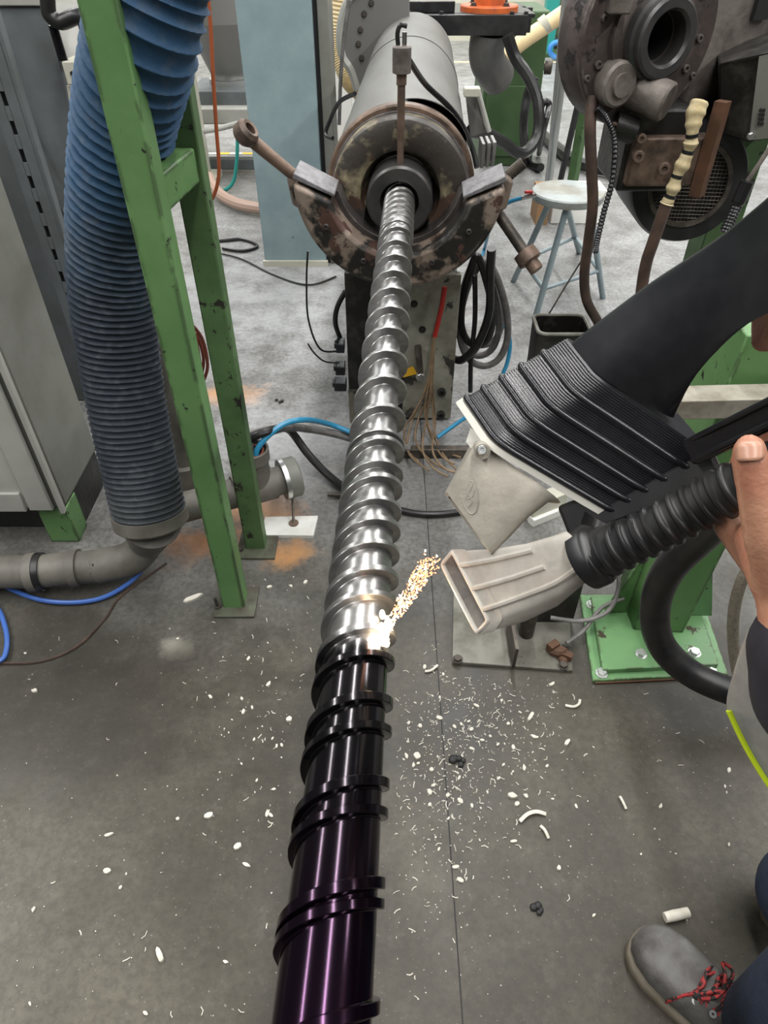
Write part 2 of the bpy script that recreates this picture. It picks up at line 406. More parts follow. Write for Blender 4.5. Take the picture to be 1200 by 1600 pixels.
# t counts turns; phase 0 is on the +x side, where the main flight stands at s = .231
ms = lambda t: .231 + PITCHS * t
flight('main_flight', -5.5, 22.4, ms, .0100)
offx = [.15, .23, .33, .50, .70, .90, .98]; offy = [.010, .0166, .030, .037, .046, .060, .082]
flight('barrier_flight', -.6, 8.55, lambda t: ms(t) - interp(ms(t), offx, offy), .0085)
flight('second_flight', 17.4, 22.4, lambda t: ms(t) - .045, .006)

# barrel
bar = thing('extruder_barrel', 'extruder barrel in a grey sheet cover with a rusty yellow-stained end face', 'barrel', S(0, 2.2, -.857))
obj('adapter_ring', MB().lathe(O, AX, [(2.062, .056), (2.060, .060), (2.060, .090), (2.066, .096), (2.16, .096), (2.16, .056)], 64, False, False, True), 'collar_iron', bar, label='dark machined adapter ring around the screw')
obj('bore', MB().lathe(O, AX, [(2.10, .0565), (2.32, .0555), (2.32, .0465), (2.10, .0465)], 40, False, False, True), 'dark_gap', bar)
obj('end_face', MB().lathe(O, AX, [(2.185, .096), (2.16, .112), (2.135, .118), (2.128, .13), (2.128, .185), (2.134, .197), (2.15, .202), (2.2, .202), (2.2, .096)], 80, False, False, True), 'rusty_disc', bar)
obj('end_flange', MB().lathe(O, AX, [(2.196, .19), (2.194, .20), (2.194, .217), (2.198, .222), (2.235, .222), (2.235, .19)], 80, False, False, True), 'brown_iron', bar)
obj('flange_edge', MB().lathe(O, AX, [(2.1935, .2015), (2.1925, .2025), (2.1925, .2055), (2.1945, .2065), (2.1955, .2015)], 80, False, False, True), 'machined', bar)
obj('gap_ring', MB().lathe(O, AX, [(2.235, .15), (2.235, .212), (2.27, .212), (2.27, .15)], 80, False, False, True), 'dark_gap', bar)
cov = [(2.262, .21), (2.258, .2135), (2.26, .2165)] + [(2.3 + i * .21, .2165 + .0012 * sin(i * 2.1)) for i in range(11)] + [(4.46, .214), (4.46, .21)]
obj('sheet_cover', MB().lathe(O, AX, cov, 80, False, False), 'cover_sheet', bar, label='light grey sheet metal cover around the barrel')
obj('cover_band', MB().lathe(O, AX, [(3.55, .217), (3.55, .2195), (3.6, .2195), (3.6, .217)], 80, False, False, True), 'cover_sheet', bar)
lip = []
for k in range(15):
    a = radians(88 - k * 4.6); r = .2255 + .013 * sin(pi * k / 14)
    lip.append([O + AX * 2.25 + E(a) * r, O + AX * 2.42 + E(a) * .218, O + AX * 2.42 + E(a) * .2165, O + AX * 2.25 + E(a) * (r - .002)])
obj('lifted_cover_edge', MB().loft(lip), 'cover_sheet', bar)


# hinged clamp: the lower half ring in front of the end face
cl = thing('pipe_clamp', 'heavy dark iron half-ring clamp with peeling paint hanging under the barrel end', 'clamp', S(0, 2.06, -.3))
def halfring(ri, ro, s0, s1, a0=180, a1=360, ai0=193, ai1=347, cz=.075, n=36):
    A, Bq = [], []
    out = [(ro * cos(radians(lerp(a0, a1, i / n))), ro * sin(radians(lerp(a0, a1, i / n))) + cz) for i in range(n + 1)]
    inn = [(ri * cos(radians(lerp(ai0, ai1, i / n))), ri * sin(radians(lerp(ai0, ai1, i / n))) + cz) for i in range(n + 1)]
    secs = [[S(a[0], s0, a[1]), S(a[0], s1, a[1]), S(b[0], s1, b[1]), S(b[0], s0, b[1])] for a, b in zip(out, inn)]
    return MB().loft(secs)
obj('half_ring', halfring(.192, .290, 1.965, 2.11), 'clamp_iron', cl, bevel=.026)
obj('inner_groove', halfring(.176, .196, 2.045, 2.115, 186, 354, 195, 345), 'clamp_inner', cl, bevel=.003)
for sgn, lab in ((-1, 'left'), (1, 'right')):
    po = [(.290, .083), (.178, .036), (.176, .046), (.286, .099)]
    obj('end_pad', MB().prism([S(sgn * a, 1.975, b) for a, b in po], AX * .128), 'machined', cl, bevel=.003, label='bright machined end pad of the clamp')
    obj('lug', MB().prism([S(sgn * a, 2.02, b) for a, b in ((.27, -.02), (.305, .0), (.315, .07), (.28, .09))], AX * .07), 'clamp_iron', cl, bevel=.006)
for a in (-150, -115, -65, -32):
    bolt(cl, S(.235 * cos(radians(a)), 1.963, .235 * sin(radians(a)) + .08), -AX, .008, 'clamp_inner', False)
# eye bolt on the left
p0 = PY(470, 283, 2.05); p1 = PY(393, 219, 2.02); pe = PY(384, 208, 2.0)
d = (p1 - p0).normalized()
eb = obj('eye_bolt', MB().tube([p0 - d * .05, p0, lerp(p0, p1, .5), p1], [.016, .016, .0165, .018], 16).lathe(pe - V((.0, .0, .0)), V((.75, -.2, .62)), [(-.02, .016), (-.022, .024), (-.012, .033), (.012, .033), (.022, .024), (.02, .016)], 24, False, False, True), 'brown_iron', cl, label='brown eye bolt swung up to the left')
# stud on the right
p0 = PY(768, 296, 2.06); p1 = PY(818, 254, 2.06); d = (p1 - p0).normalized(); n = 60
obj('threaded_stud', MB().tube([lerp(p0, p1, i / n) for i in range(n + 1)], [.0155 + (.0016 * (i % 2) if i > 22 else 0) for i in range(n + 1)], 14), 'dark_iron', cl)
p0 = PY(776, 330, 2.10); p1 = PY(822, 398, 2.02); p2 = PY(840, 423, 1.99)
dd = (p2 - p0).normalized(); Ls = (p1 - p0).length
sb = obj('swing_bolt', MB().tube([p0, p1], .0165, 18), 'dark_iron', cl, label='swing bolt hanging down to the right')
obj('nut', MB().lathe(p1, dd, [(-.012, .018), (-.012, .034), (.022, .036), (.026, .031), (.026, .018)], 28, False, False, True).lathe(p1, dd, [(.02, .021), (.055, .021), (.058, .018)], 24), 'brown_iron', sb)

# melt pressure probe
pr = thing('pressure_probe', 'brown melt pressure probe standing upright on the adapter ring', 'probe', S(0, 2.10, .09))
pb = S(.0, 2.10, 0)
obj('stem', MB().lathe(pb, UP, [(.088, .0095), (.175, .0095), (.178, .0105), (.30, .0105)], 20), 'brown_iron', pr)
obj('neck', MB().lathe(pb, UP, [(.285, .0135), (.312, .0135)], 20), 'brown_iron', pr)
obj('body', MB().lathe(pb, UP, [(.31, .02), (.312, .0245), (.368, .0245), (.372, .02)], 28), 'tan_iron', pr)
obj('gland', MB().lathe(pb + V((.006, 0, 0)), UP, [(.37, .006), (.40, .006), (.40, .004)], 12), 'steel', pr)
tp = pb + UP * .372
obj('cable_elbow', MB().tube(spline([tp + V((-.01, 0, 0)), tp + V((-.012, 0, .025)), tp + V((-.004, 0, .042)), tp + V((.012, .0, .04))], 6), .006, 10), 'black_rubber', pr)
cb = spline([tp + V((.02, .01, -.035)), PY(665, 132, 2.22), PY(700, 165, 2.28), PY(722, 195, 2.3), PY(738, 232, 2.28), PY(745, 262, 2.25)], 8)
o = obj('probe_cable', MB().tube(cb, .008, 10), 'black_rubber', base=cb[-1]); tag(o, 'black cable running from the pressure probe over the grey cover', 'cable')

# pedestal below the barrel
pd = thing('barrel_pedestal', 'greasy black and grey iron pedestal carrying the barrel', 'pedestal', (.07, 2.42, 0))
x0, x1 = PZ(547, 652).x, PZ(703, 652).x
def face(u0, u1, v0, v1, Y, th):        # a slab facing the camera at depth Y
    a, b_, c_, d_ = PY(u0, v0, Y), PY(u1, v0, Y), PY(u1, v1, Y), PY(u0, v1, Y)
    return MB().hexa([d_, c_, c_ + V((0, th, 0)), d_ + V((0, th, 0)), a, b_, b_ + V((0, th, 0)), a + V((0, th, 0))])
obj('column', MB().box(((x0 + x1) / 2, 2.50, .29), (x1 - x0 - .02, .52, .58)), 'black_grease', pd, bevel=.01)
xm = lerp(x0, x1, .52)
obj('front_plate', MB().box(((xm + x1) / 2, 2.225, .295), (x1 - xm, .03, .57)), 'pale_plate', pd, bevel=.003, label='pale grey worn front plate')
obj('dark_plate', MB().box(((x0 + xm) / 2 - .005, 2.222, .36), (xm - x0 - .012, .036, .46)), 'black_grease', pd, bevel=.004)
obj('foot_block', MB().box((x0 + .05, 2.215, .075), (.10, .05, .15)), 'pale_plate', pd, bevel=.006)
for u, v in ((690, 612), (688, 655), (553, 610), (556, 640), (647, 475), (660, 515)):
    p = PY(u, v, 2.208)
    if p.z < .02: p.z = .03
    bolt(pd, p, (0, -1, 0), .016 if u > 680 else .010, 'black_grease', u < 680)
for v, wdt in ((540, .03), (575, .035), (600, .045)):
    p = PY(532, v, 2.2); obj('terminal_block', MB().box((p.x, p.y, p.z), (wdt, .05, .035)).box((p.x - wdt / 2, p.y - .01, p.z + .01), (.012, .03, .02)), 'black_plastic', pd, bevel=.003)
p = PY(657, 588, 2.17); bolt(pd, p, (.1, -1, .15), .014, 'zinc')
obj('valve_rod', MB().tube([PY(653, 540, 2.19), PY(657, 586, 2.175)], .012, 12), 'dark_iron', pd)
o = obj('warning_tag', MB().hexa([PY(630, 590, 2.19), PY(652, 584, 2.19), PY(652, 584, 2.195), PY(630, 590, 2.195), PY(632, 578, 2.19), PY(645, 572, 2.19), PY(645, 572, 2.195), PY(632, 578, 2.195)]), 'yellow_tag', smooth=0, base=PY(640, 585, 2.19)); tag(o, 'small orange-yellow tag hanging on the pedestal front', 'tag')
o = obj('wire_sleeve', MB().tube([PY(695, 448, 2.16), PY(690, 480, 2.15), PY(679, 527, 2.14)], .0085, 10), 'red_sleeve', base=PY(679, 527, 2.14)); tag(o, 'red sleeve around the loose wires on the pedestal', 'sleeve')
rnd = random.Random(4)
wb = thing('wire_bundle', 'frayed brown thermocouple wires hanging in front of the pedestal', 'wire', PY(690, 700, 2.1))
for i, pts in enumerate([[(679, 527), (675, 570), (672, 620), (668, 660), (690, 700), (720, 715)], [(679, 527), (672, 580), (660, 620), (643, 660), (637, 700), (655, 722)],
                         [(678, 527), (674, 590), (676, 640), (682, 690), (700, 720), (715, 735)], [(678, 530), (670, 600), (664, 640), (672, 680), (690, 712), (710, 725)],
                         [(677, 530), (673, 610), (655, 650), (650, 690), (680, 725), (725, 742)],
                         [(676, 530), (668, 600), (650, 640), (632, 672), (640, 710), (670, 735)], [(679, 530), (676, 600), (680, 660), (676, 705), (700, 735), (740, 738)], [(676, 532), (671, 590), (667, 650), (660, 700), (676, 730), (700, 745)]]):
    obj('wire', MB().tube(spline([PY(u, max(v, 0), 2.13 - .012 * k + rnd.uniform(-.008, .008)) if PY(u, v, 2.13 - .012 * k).z > .02 else PZ(u, v, .02 + .006 * i) for k, (u, v) in enumerate(pts)], 7), .0038, 6), 'rust_wire', wb)

# hoses coiled beside the pedestal
def cable(name, label, cat, pts, r, m_, n=8, seg=10, group=None, closed=False):
    path = spline(pts, n, closed)
    lo = min(path, key=lambda q: q.z)
    o = obj(name, MB().tube(path, r, seg, closed), m_, base=lo); return tag(o, label, cat, group)
ch = thing('coiled_hose', 'grey and black hoses coiled in loops beside the pedestal', 'hose', PY(752, 560, 2.35))
for i, (uc, vc, ru, rv, rr_, mm, Y) in enumerate(((748, 480, 30, 76, .013, 'grey_rubber', 2.36), (756, 490, 36, 82, .013, 'grey_rubber', 2.33), (745, 470, 22, 70, .013, 'black_rubber', 2.30), (752, 478, 30, 62, .012, 'grey_rubber', 2.40))):
    obj('loop', MB().tube(spline([PY(uc + ru * cos(a) + 6 * sin(2 * a), vc + rv * sin(a), Y + .02 * sin(a)) for a in [2 * pi * k / 12 for k in range(12)]], 6, True), rr_, 10, True), mm, ch)
cable('black_hose', 'thick black hose hanging from the clamp to the coiled hoses', 'hose', [PY(768, 388, 2.16), PY(766, 430, 2.2), PY(764, 490, 2.24), PY(745, 540, 2.24), PY(722, 562, 2.26), PY(708, 560, 2.3)], .015, 'black_rubber')
cable('black_cable', 'thin black cable dropping straight down beside the pedestal', 'cable', [PY(742, 430, 2.28), PY(742, 500, 2.28), PY(736, 560, 2.27), PY(735, 612, 2.27)], .009, 'black_rubber')
cable('blue_air_tube', 'light blue air tube curving below the coiled hoses', 'tube', [PY(790, 510, 2.4), PY(797, 535, 2.4), PY(793, 565, 2.38), PY(783, 590, 2.36)], .008, 'blue_tube')
cable('blue_air_tube', 'short blue air tube lying on floor beside the pale nozzle flange', 'tube', [PZ(683, 684, .03), PZ(705, 668, .05), PZ(735, 648, .07), PZ(765, 636, .07)], .0075, 'blue_tube')
cable('black_cable', 'black cable looping out on the left side of the pedestal', 'cable', [PY(540, 455, 2.25), PY(527, 480, 2.24), PY(524, 505, 2.24), PY(532, 530, 2.24)], .009, 'black_rubber')
cable('thin_wire', 'thin black wire dangling left of the clamp to the terminal blocks', 'wire', [PY(481, 392, 2.1), PY(479, 440, 2.12), PY(482, 500, 2.15), PY(500, 545, 2.17), PY(528, 549, 2.19)], .0035, 'black_rubber', seg=6)
cable('thin_wire', 'short bare wire end sticking out left of the pedestal', 'wire', [PY(481, 537, 2.15), PY(492, 553, 2.16), PY(508, 565, 2.18), PY(530, 567, 2.19)], .003, 'black_rubber', seg=6)

# ------------------------------------------------------------------ behind the barrel
tf = thing('feed_frame', 'black steel frame across the back end of the barrel', 'frame', (.37, 4.6, 0))
a, b_ = PY(585, 56, 4.49), PY(826, 23, 4.49)
obj('front_beam', MB().box(((a.x + b_.x) / 2, 4.53, (a.z + b_.z) / 2), (b_.x - a.x, .08, b_.z - a.z)), 'black_paint', tf, bevel=.004)
obj('top_plate', MB().box(((a.x + b_.x) / 2 + .02, 4.80, b_.z - .01), (b_.x - a.x + .05, .52, .02)), 'black_paint', tf, bevel=.003)
obj('rail', MB().box((PY(650, 14, 4.6).x, 4.6, b_.z + .025), (.42, .05, .05)), 'black_paint', tf, bevel=.003)
obj('side_beam', MB().box((b_.x + .05, 4.86, b_.z - .06), (.06, .06, .12)), 'black_paint', tf, bevel=.003)
obj('left_post', MB().box((a.x + .17, 4.95, .47), (.08, .08, .94)), 'black_paint', tf, bevel=.003)
for u in (595, 640, 690, 800, 822): bolt(tf, PY(u, 21, 4.51), UP, .012, 'black_paint')
od = thing('orange_drive', 'orange flanged drive standing on the black frame', 'drive', PY(764, 14, 4.65))
pc = PY(764, 14, 4.68); pc.z = b_.z
obj('flange', MB().lathe(pc, UP, [(0, .16), (.022, .16), (.028, .155), (.028, .09)], 40), 'orange_paint', od)
obj('housing', MB().lathe(pc, UP, [(.025, .085), (.25, .085), (.27, .1), (.5, .1)], 32), 'orange_paint', od)
for k in range(4):
    a_ = radians(40 + 90 * k); bolt(od, pc + V((cos(a_) * .125, sin(a_) * .125, .03)), UP, .016, 'dark_iron')
cp = [PY(764, 50, 4.6), PY(760, 80, 4.62), PY(764, 100, 4.66), PY(778, 121, 4.75)]
o = obj('duct_elbow', MB().tube(spline(cp, 6), .1, 28, caps=False).tube(list(reversed(spline(cp, 6))), .094, 28, caps=False), 'duct_grey', base=cp[-1]); tag(o, 'grey sheet duct elbow hanging under the black frame', 'duct')
gb = thing('green_cabinet', 'dark green machine cabinet standing behind the barrel', 'cabinet', (.93, 5.9, 0))
gx0, gx1 = PZ(745, 258).x, PZ(829, 258).x
obj('body', MB().box(((gx0 + gx1) / 2, 5.95, .48), (gx1 - gx0, .6, .96)), 'dark_green_paint', gb, bevel=.01)
obj('door', MB().box(((gx0 + gx1) / 2 - .03, 5.645, .30), (.30, .015, .46)), 'dark_green_paint', gb, bevel=.004)
obj('knob', MB().lathe((gx1, 5.8, .62), (1, -.2, 0), [(0, .02), (.03, .02), (.03, .045), (.08, .045), (.085, .035)], 20), 'dark_iron', gb)
cable('black_cable', 'thick black cable sweeping from the black frame down past the green cabinet', 'cable', [PY(793, 55, 4.45), PY(805, 90, 4.45), PY(828, 125, 4.4), PY(841, 165, 4.35), PY(838, 215, 4.3), PY(815, 240, 4.2), PY(785, 222, 4.1), PY(757, 208, 4.0), PY(735, 205, 3.9)], .032, 'black_rubber')
cable('black_cable', 'black cable looping behind the green cabinet edge', 'cable', [PY(836, 120, 5.2), PY(824, 150, 5.2), PY(818, 200, 5.2), PZ(824, 252, .04), PZ(845, 262, .04)], .03, 'black_rubber')
cable('black_cable', 'short black cable bend beside the steel poles', 'cable', [PY(842, 175, 4.9), PY(850, 160, 4.9), PY(858, 165, 4.9), PY(850, 200, 4.9), PZ(842, 240, .02)], .02, 'black_rubber')
hz = thing('suction_hose', 'cream plastic hose rising diagonally behind the black frame', 'hose', PY(790, 88, 5.4))
pts = [PY(780, 96, 5.35), PY(815, 66, 5.4), PY(850, 42, 5.45), PY(885, 18, 5.5), PY(925, -8, 5.6), PY(980, -40, 5.7)]
obj('hose', MB().tube(spline(pts, 6), .05, 18), 'cream_hose', hz)
pj = PY(851, 39, 5.45); obj('coupling', MB().tube([pj - V((.02, .0, .015)), pj + V((.02, .0, .015))], .055, 18), 'cream_paint', hz)
for i, (u0, v0, u1, v1, lab) in enumerate(((886, -30, 862, 232, 'slim steel pole left of its twin, rising behind the stool'), (897, -30, 857, 285, 'thicker steel pole directly behind the stool'))):
    p = PZ(u1, v1, 0.0)
    o = obj('steel_pole', MB().tube([PY(u1, v1, 3.75), PY(u0, v0, 3.75)], .017 if i == 0 else .021, 16), 'zinc', base=PY(u1, v1, 3.75)); tag(o, lab, 'pole', 'steel poles behind the stool')
gs = thing('green_trestle', 'slim green steel leg leaning behind the stool', 'leg frame', PY(893, 285, 3.9))
obj('leg', MB().tube([PY(895, 282, 3.9), PY(922, 120, 3.9)], .03, 4), 'shaded_worn_green', gs, smooth=0)
obj('brace', MB().tube([PY(875, 285, 3.86), PY(913, 120, 3.86)], .016, 8), 'black_paint', gs)
cable('black_hose', 'black hose crossing the far floor behind the right machine', 'hose', [PZ(850, 212, .05), PZ(900, 252, .05), PZ(950, 266, .05), PZ(1010, 280, .05)], .04, 'black_rubber')
cable('black_hose', 'bent black hose end beside the motor fan cover', 'hose', [PY(1060, 275, 2.2), PY(1015, 283, 2.4), PY(985, 292, 2.6), PY(974, 303, 2.6), PY(985, 308, 2.6), PY(1015, 300, 2.45), PY(1060, 290, 2.25)], .014, 'black_rubber')

# things far off to the right of the frame
tl = thing('teal_post', 'teal machine post in the far background', 'post', (2.3, 10.2, 0))
p = PZ(852, 86); obj('post', MB().box((p.x, p.y, .8), (.16, .16, 1.6)), 'teal_paint', tl); obj('foot', MB().box((p.x, p.y, .02), (.4, .4, .04)), 'dark_green_paint', tl)
bc = thing('blue_hose_coil', 'bright blue hose coil hanging in the far background', 'hose', PZ(890, 92))
for i, (uc, vc, ru, rv) in enumerate(((872, 78, 13, 12), (900, 86, 12, 6), (896, 89, 14, 5))):
    obj('loop', MB().tube([PY(uc + ru * cos(2 * pi * k / 24), vc + rv * sin(2 * pi * k / 24), 10.3 + .05 * i) for k in range(24)], .03, 8, True), 'blue_coil', bc)
dm = thing('far_machine', 'dark machine against the far wall at the upper right', 'machine', (3.0, 11.3, 0))
obj('body', MB().box((3.3, 11.6, .55), (1.7, .5, 1.1)), 'dark_green_paint', dm, bevel=.02); obj('panel', MB().box((3.0, 11.34, .6), (.6, .03, .5)), 'panel_grey', dm); obj('base', MB().box((3.2, 11.4, .05), (1.9, .8, .1)), 'black_paint', dm)

bk = thing('barrel_bracket', 'pale grey sheet bracket on the right side of the barrel cover', 'bracket', PY(745, 235, 3.0))
obj('sheet', MB().hexa([PY(735, 215, 3.0), PY(762, 205, 3.0), PY(762, 205, 3.15), PY(735, 215, 3.15), PY(726, 140, 3.0), PY(744, 140, 3.0), PY(744, 140, 3.15), PY(726, 140, 3.15)]), 'hopper_steel', bk, bevel=.003)
obj('edge', MB().tube([PY(746, 140, 2.99), PY(764, 206, 2.99)], .010, 8), 'light_grey_paint', bk)
obj('clip', MB().box(PY(737, 143, 2.95), (.06, .05, .03)), 'cream_paint', bk, bevel=.004)
for k in range(3): obj('fin', MB().box(PY(752 + 9 * k, 238, 2.7) + V((0, .01 * k, 0)), (.012, .10, .08)), 'hopper_steel', bk, bevel=.002)

# left of the barrel: plate with bolts, cream corrugated hose, white panel
gp = thing('gearbox_cover', 'grey bolted gearbox cover plate left of the barrel', 'cover', PY(560, 150, 4.3))
arc = [PY(585, -20, 4.25), PY(548, -5, 4.25), PY(532, 40, 4.25), PY(534, 85, 4.25), PY(548, 110, 4.25), PY(558, 140, 4.25), PY(600, 140, 4.25), PY(640, 60, 4.25), PY(640, -20, 4.25)]
obj('plate', MB().prism(arc, (0, .06, 0)), 'hopper_steel', gp, bevel=.004)
for u, v in ((569, 22), (563, 47), (560, 69), (565, 91), (580, 5)): bolt(gp, PY(u, v, 4.248), (0, -1, 0), .012, 'dark_iron')
obj('rim', MB().tube(spline(arc[:6], 6), .02, 8), 'light_grey_paint', gp)
o = obj('corrugated_hose', MB().tube(spline([PY(532, -30, 4.5), PY(528, 40, 4.5), PY(531, 85, 4.5), PY(545, 125, 4.45), PY(562, 142, 4.4)], 24), [.045 + .004 * (k % 2) for k in range(97)], 16), 'cream_hose', base=PY(545, 125, 4.45)); tag(o, 'cream corrugated hose curving down beside the gearbox cover', 'hose')
wp = PZ(528, 240); o = obj('partition_board', MB().box((wp.x - .02, 5.4, .9), (.34, .05, 1.8)), 'white_paint', base=(wp.x, 5.4, 0), bevel=.004); tag(o, 'white upright panel behind the blue-grey column', 'panel')
cable('thin_cable', 'thin grey cable hanging in front of the white panel', 'cable', [PY(545, 0, 4.2), PY(537, 60, 4.2), PY(532, 130, 4.2), PY(530, 195, 4.2)], .01, 'grey_rubber', seg=8)
cable('thin_cable', 'thin black cable arching from the barrel to the column', 'cable', [PY(555, 146, 3.2), PY(530, 160, 3.3), PY(515, 190, 3.35), PY(509, 210, 3.35), PY(520, 216, 3.3)], .009, 'black_rubber', seg=8)

cc = thing('sheet_column', 'blue-grey painted sheet steel column', 'column', (-.47, 3.9, 0))
cx0, cx1 = PZ(415, 415).x, PZ(510, 415).x
obj('front_sheet', MB().box(((cx0 + cx1) / 2, 3.90, 1.1), (cx1 - cx0, .34, 2.2)), 'blue_grey_paint', cc, bevel=.004)
obj('seam', MB().box((cx1 + .010, 3.92, 1.1), (.020, .30, 2.2)), 'dark_gap', cc)
obj('side_sheet', MB().box((cx1 + .045, 3.93, 1.1), (.05, .34, 2.2)), 'grey_paint', cc, bevel=.004)
obj('base_strip', MB().box(((cx0 + cx1) / 2, 3.725, .015), (cx1 - cx0 + .02, .02, .03)), 'cream_paint', cc)
cable('black_wire', 'thin black wire lying on the floor left of the column', 'wire', [PZ(318, 378, .01), PZ(350, 376, .01), PZ(378, 374, .01), PZ(402, 384, .01), PZ(380, 392, .01), PZ(348, 388, .01)], .009, 'black_rubber', seg=8)
cable('black_wire', 'long thin wire trailing over the floor to the column foot', 'wire', [PZ(300, 388, .008), PZ(370, 402, .008), PZ(425, 428, .008), PZ(480, 445, .008), PZ(525, 432, .008)], .005, 'black_rubber', seg=8)

# hopper and frame in the distance
hp = thing('hopper', 'pale steel hopper above a grey frame, far left of the column', 'hopper', PZ(350, 300))
hx = PY(345, 60, 5.6)
def hzv(v): return PY(345, v, 5.6).z
obj('cone', MB().lathe((hx.x, 5.75, 0), UP, [(hzv(128), .12), (hzv(40), .26), (hzv(36), .27), (hzv(-60), .27)], 40), 'hopper_steel', hp)
obj('outlet', MB().lathe((hx.x, 5.75, 0), UP, [(hzv(142), .15), (hzv(128), .15)], 28), 'zinc', hp)
obj('frame_top', MB().box((hx.x + .05, 5.75, hzv(150)), (.62, .5, .10)), 'panel_grey', hp, bevel=.01)
obj('tray', MB().box((hx.x - .05, 5.6, hzv(172)), (.5, .4, .10)), 'light_grey_paint', hp, bevel=.01)
for sx_, lean in ((.33, .10), (-.33, -.05)):
    for yy in (5.55, 6.0):
        zt = hzv(150); obj('leg', MB().hexa([V((hx.x + sx_ + lean + i, yy + j_, 0)) for i, j_ in ((-.04, -.03), (.04, -.03), (.04, .03), (-.04, .03))] + [V((hx.x + sx_ + i, yy + j_, zt)) for i, j_ in ((-.04, -.03), (.04, -.03), (.04, .03), (-.04, .03))]), 'panel_grey', hp)
obj('foot_rail', MB().box((hx.x + .02, 5.5, .06), (.95, .08, .07)), 'panel_grey', hp, bevel=.005)
cable('grey_hose', 'light grey hose bending across below the hopper', 'hose', [PY(318, 205, 5.2), PY(345, 200, 5.2), PY(372, 193, 5.2)], .018, 'light_grey_paint')
cable('orange_cable', 'orange cable hanging down beside the blue hose', 'cable', [PY(323, -20, 2.6), PY(329, 40, 2.6), PY(333, 120, 2.6), PY(338, 200, 2.6), PY(342, 270, 2.6), PY(332, 310, 2.6), PY(312, 332, 2.62)], .0065, 'orange_cable')
cable('teal_cable', 'thin teal cable hanging below the hopper', 'cable', [PY(371, 210, 5.0), PY(370, 250, 5.0), PY(364, 285, 5.0), PY(345, 300, 5.0), PY(316, 303, 5.0)], .012, 'teal_paint', seg=8)
cable('pink_hose', 'pinkish hose lying on the floor towards the column', 'hose', [PZ(325, 275, .12), PZ(340, 300, .06), PZ(370, 318, .05), PZ(410, 326, .05), PZ(450, 328, .05)], .036, 'pink_hose')
cr = thing('cream_column', 'cream painted column behind the blue hose', 'column', PZ(300, 290))
p = PZ(303, 293); obj('shaft', MB().box((p.x, p.y + .12, 1.0), (.17, .24, 2.0)), 'cream_paint', cr, bevel=.006); obj('foot', MB().box((p.x, p.y + .12, .02), (.3, .36, .04)), 'cream_paint', cr)

# ------------------------------------------------------------------ stool
st = thing('work_stool', 'pale blue-grey steel work stool with round seat', 'stool', PZ(888, 430))
sc_ = PY(888, 300, 3.27); ztop = .53
cx, cy = sc_.x, 3.27
obj('seat', MB().lathe((cx, cy, 0), UP, [(ztop - .035, .150), (ztop - .035, .160), (ztop - .006, .165), (ztop, .160), (ztop + .001, .001)], 48), 'stool_seat', st, label='round pale grey seat with brown stains')
tops = [(-.09, -.05), (-.02, -.10), (.10, .0), (.0, .09)]
feet = [PZ(802, 440), PZ(836, 498), PZ(942, 466), PZ(905, 395)]
mid = []
for (tx, ty), ft in zip(tops, feet):
    a = V((cx + tx, cy + ty, ztop - .035)); mid.append(lerp(ft, a, .28 if ft.y < 3.2 else .30))
    obj('leg', MB().tube([ft, a], .0145, 14), 'stool_paint', st)
for i in range(4): obj('foot_ring', MB().tube([mid[i], mid[(i + 1) % 4]], .010, 10), 'stool_paint', st)
cable('blue_air_tube', 'blue air tube ending under the stool seat', 'tube', [PZ(752, 402, .01), PZ(758, 385, .04), PY(768, 345, 3.2), PY(784, 324, 3.2), PY(800, 314, 3.15), PY(822, 308, 3.11)], .009, 'blue_tube')
rv = thing('air_valve', 'small brass air valve with red handle beside the stool seat', 'valve', PY(828, 306, 3.11))
obj('body', MB().tube([PY(815, 309, 3.11), PY(838, 304, 3.1)], .010, 10), 'steel', rv); obj('handle', MB().box(PY(826, 300, 3.1), (.035, .012, .012)), 'red_sleeve', rv, bevel=.003)
wbx = thing('floor_box', 'small white and brown box on the floor behind the stool', 'box', PZ(890, 352))
p = PZ(885, 352); obj('body', MB().box((p.x + .06, p.y + .12, .10), (.32, .2, .2)), 'white_paint', wbx, bevel=.006); obj('wood_end', MB().box((p.x - .16, p.y + .1, .1), (.07, .2, .2)), 'wood', wbx)

# ------------------------------------------------------------------ black open bin
bn = thing('waste_bin', 'black open bin with a crusted rim in front of the stool', 'bin', PY(875, 560, 2.05))
c0 = PY(878, 507, 2.0); zt = c0.z
def rr2(cx, cy, hx_, hy_, z, r, n=5):
    out = []
    for (sx_, sy_, a0) in ((1, 1, 0), (-1, 1, 90), (-1, -1, 180), (1, -1, 270)):
        for k in range(n + 1):
            a = radians(a0 + 90 * k / n); out.append(V((cx + sx_ * (hx_ - r) + r * cos(a), cy + sy_ * (hy_ - r) + r * sin(a), z)))
    return out
obj('shell', MB().loft([rr2(c0.x, c0.y, .075, .062, 0.0, .02), rr2(c0.x, c0.y, .085, .068, zt, .025), rr2(c0.x, c0.y, .076, .059, zt, .02), rr2(c0.x, c0.y, .070, .055, .30, .02)]), 'black_grease', bn)
obj('rim', MB().tube(rr2(c0.x, c0.y, .083, .066, zt, .025), .006, 8, True), 'plate_iron', bn)
mbk = MB(); rnd = random.Random(3)
for i in range(26): mbk.box((c0.x + rnd.uniform(-.06, .06), c0.y + rnd.uniform(-.045, .045), .305 + rnd.uniform(0, .03)), (.02, .012, .01), Matrix.Rotation(rnd.uniform(0, 3), 3, 'Z'))
o = obj('scraps', mbk, 'plate_iron', bn, smooth=0); o['kind'] = 'stuff'
cable('thin_wire', 'thin wire stretched from the brown cable down to the black bin', 'wire', [PY(858, 490, 2.0), PY(882, 450, 2.0), PY(910, 405, 2.0)], .0025, 'dark_iron', seg=6)

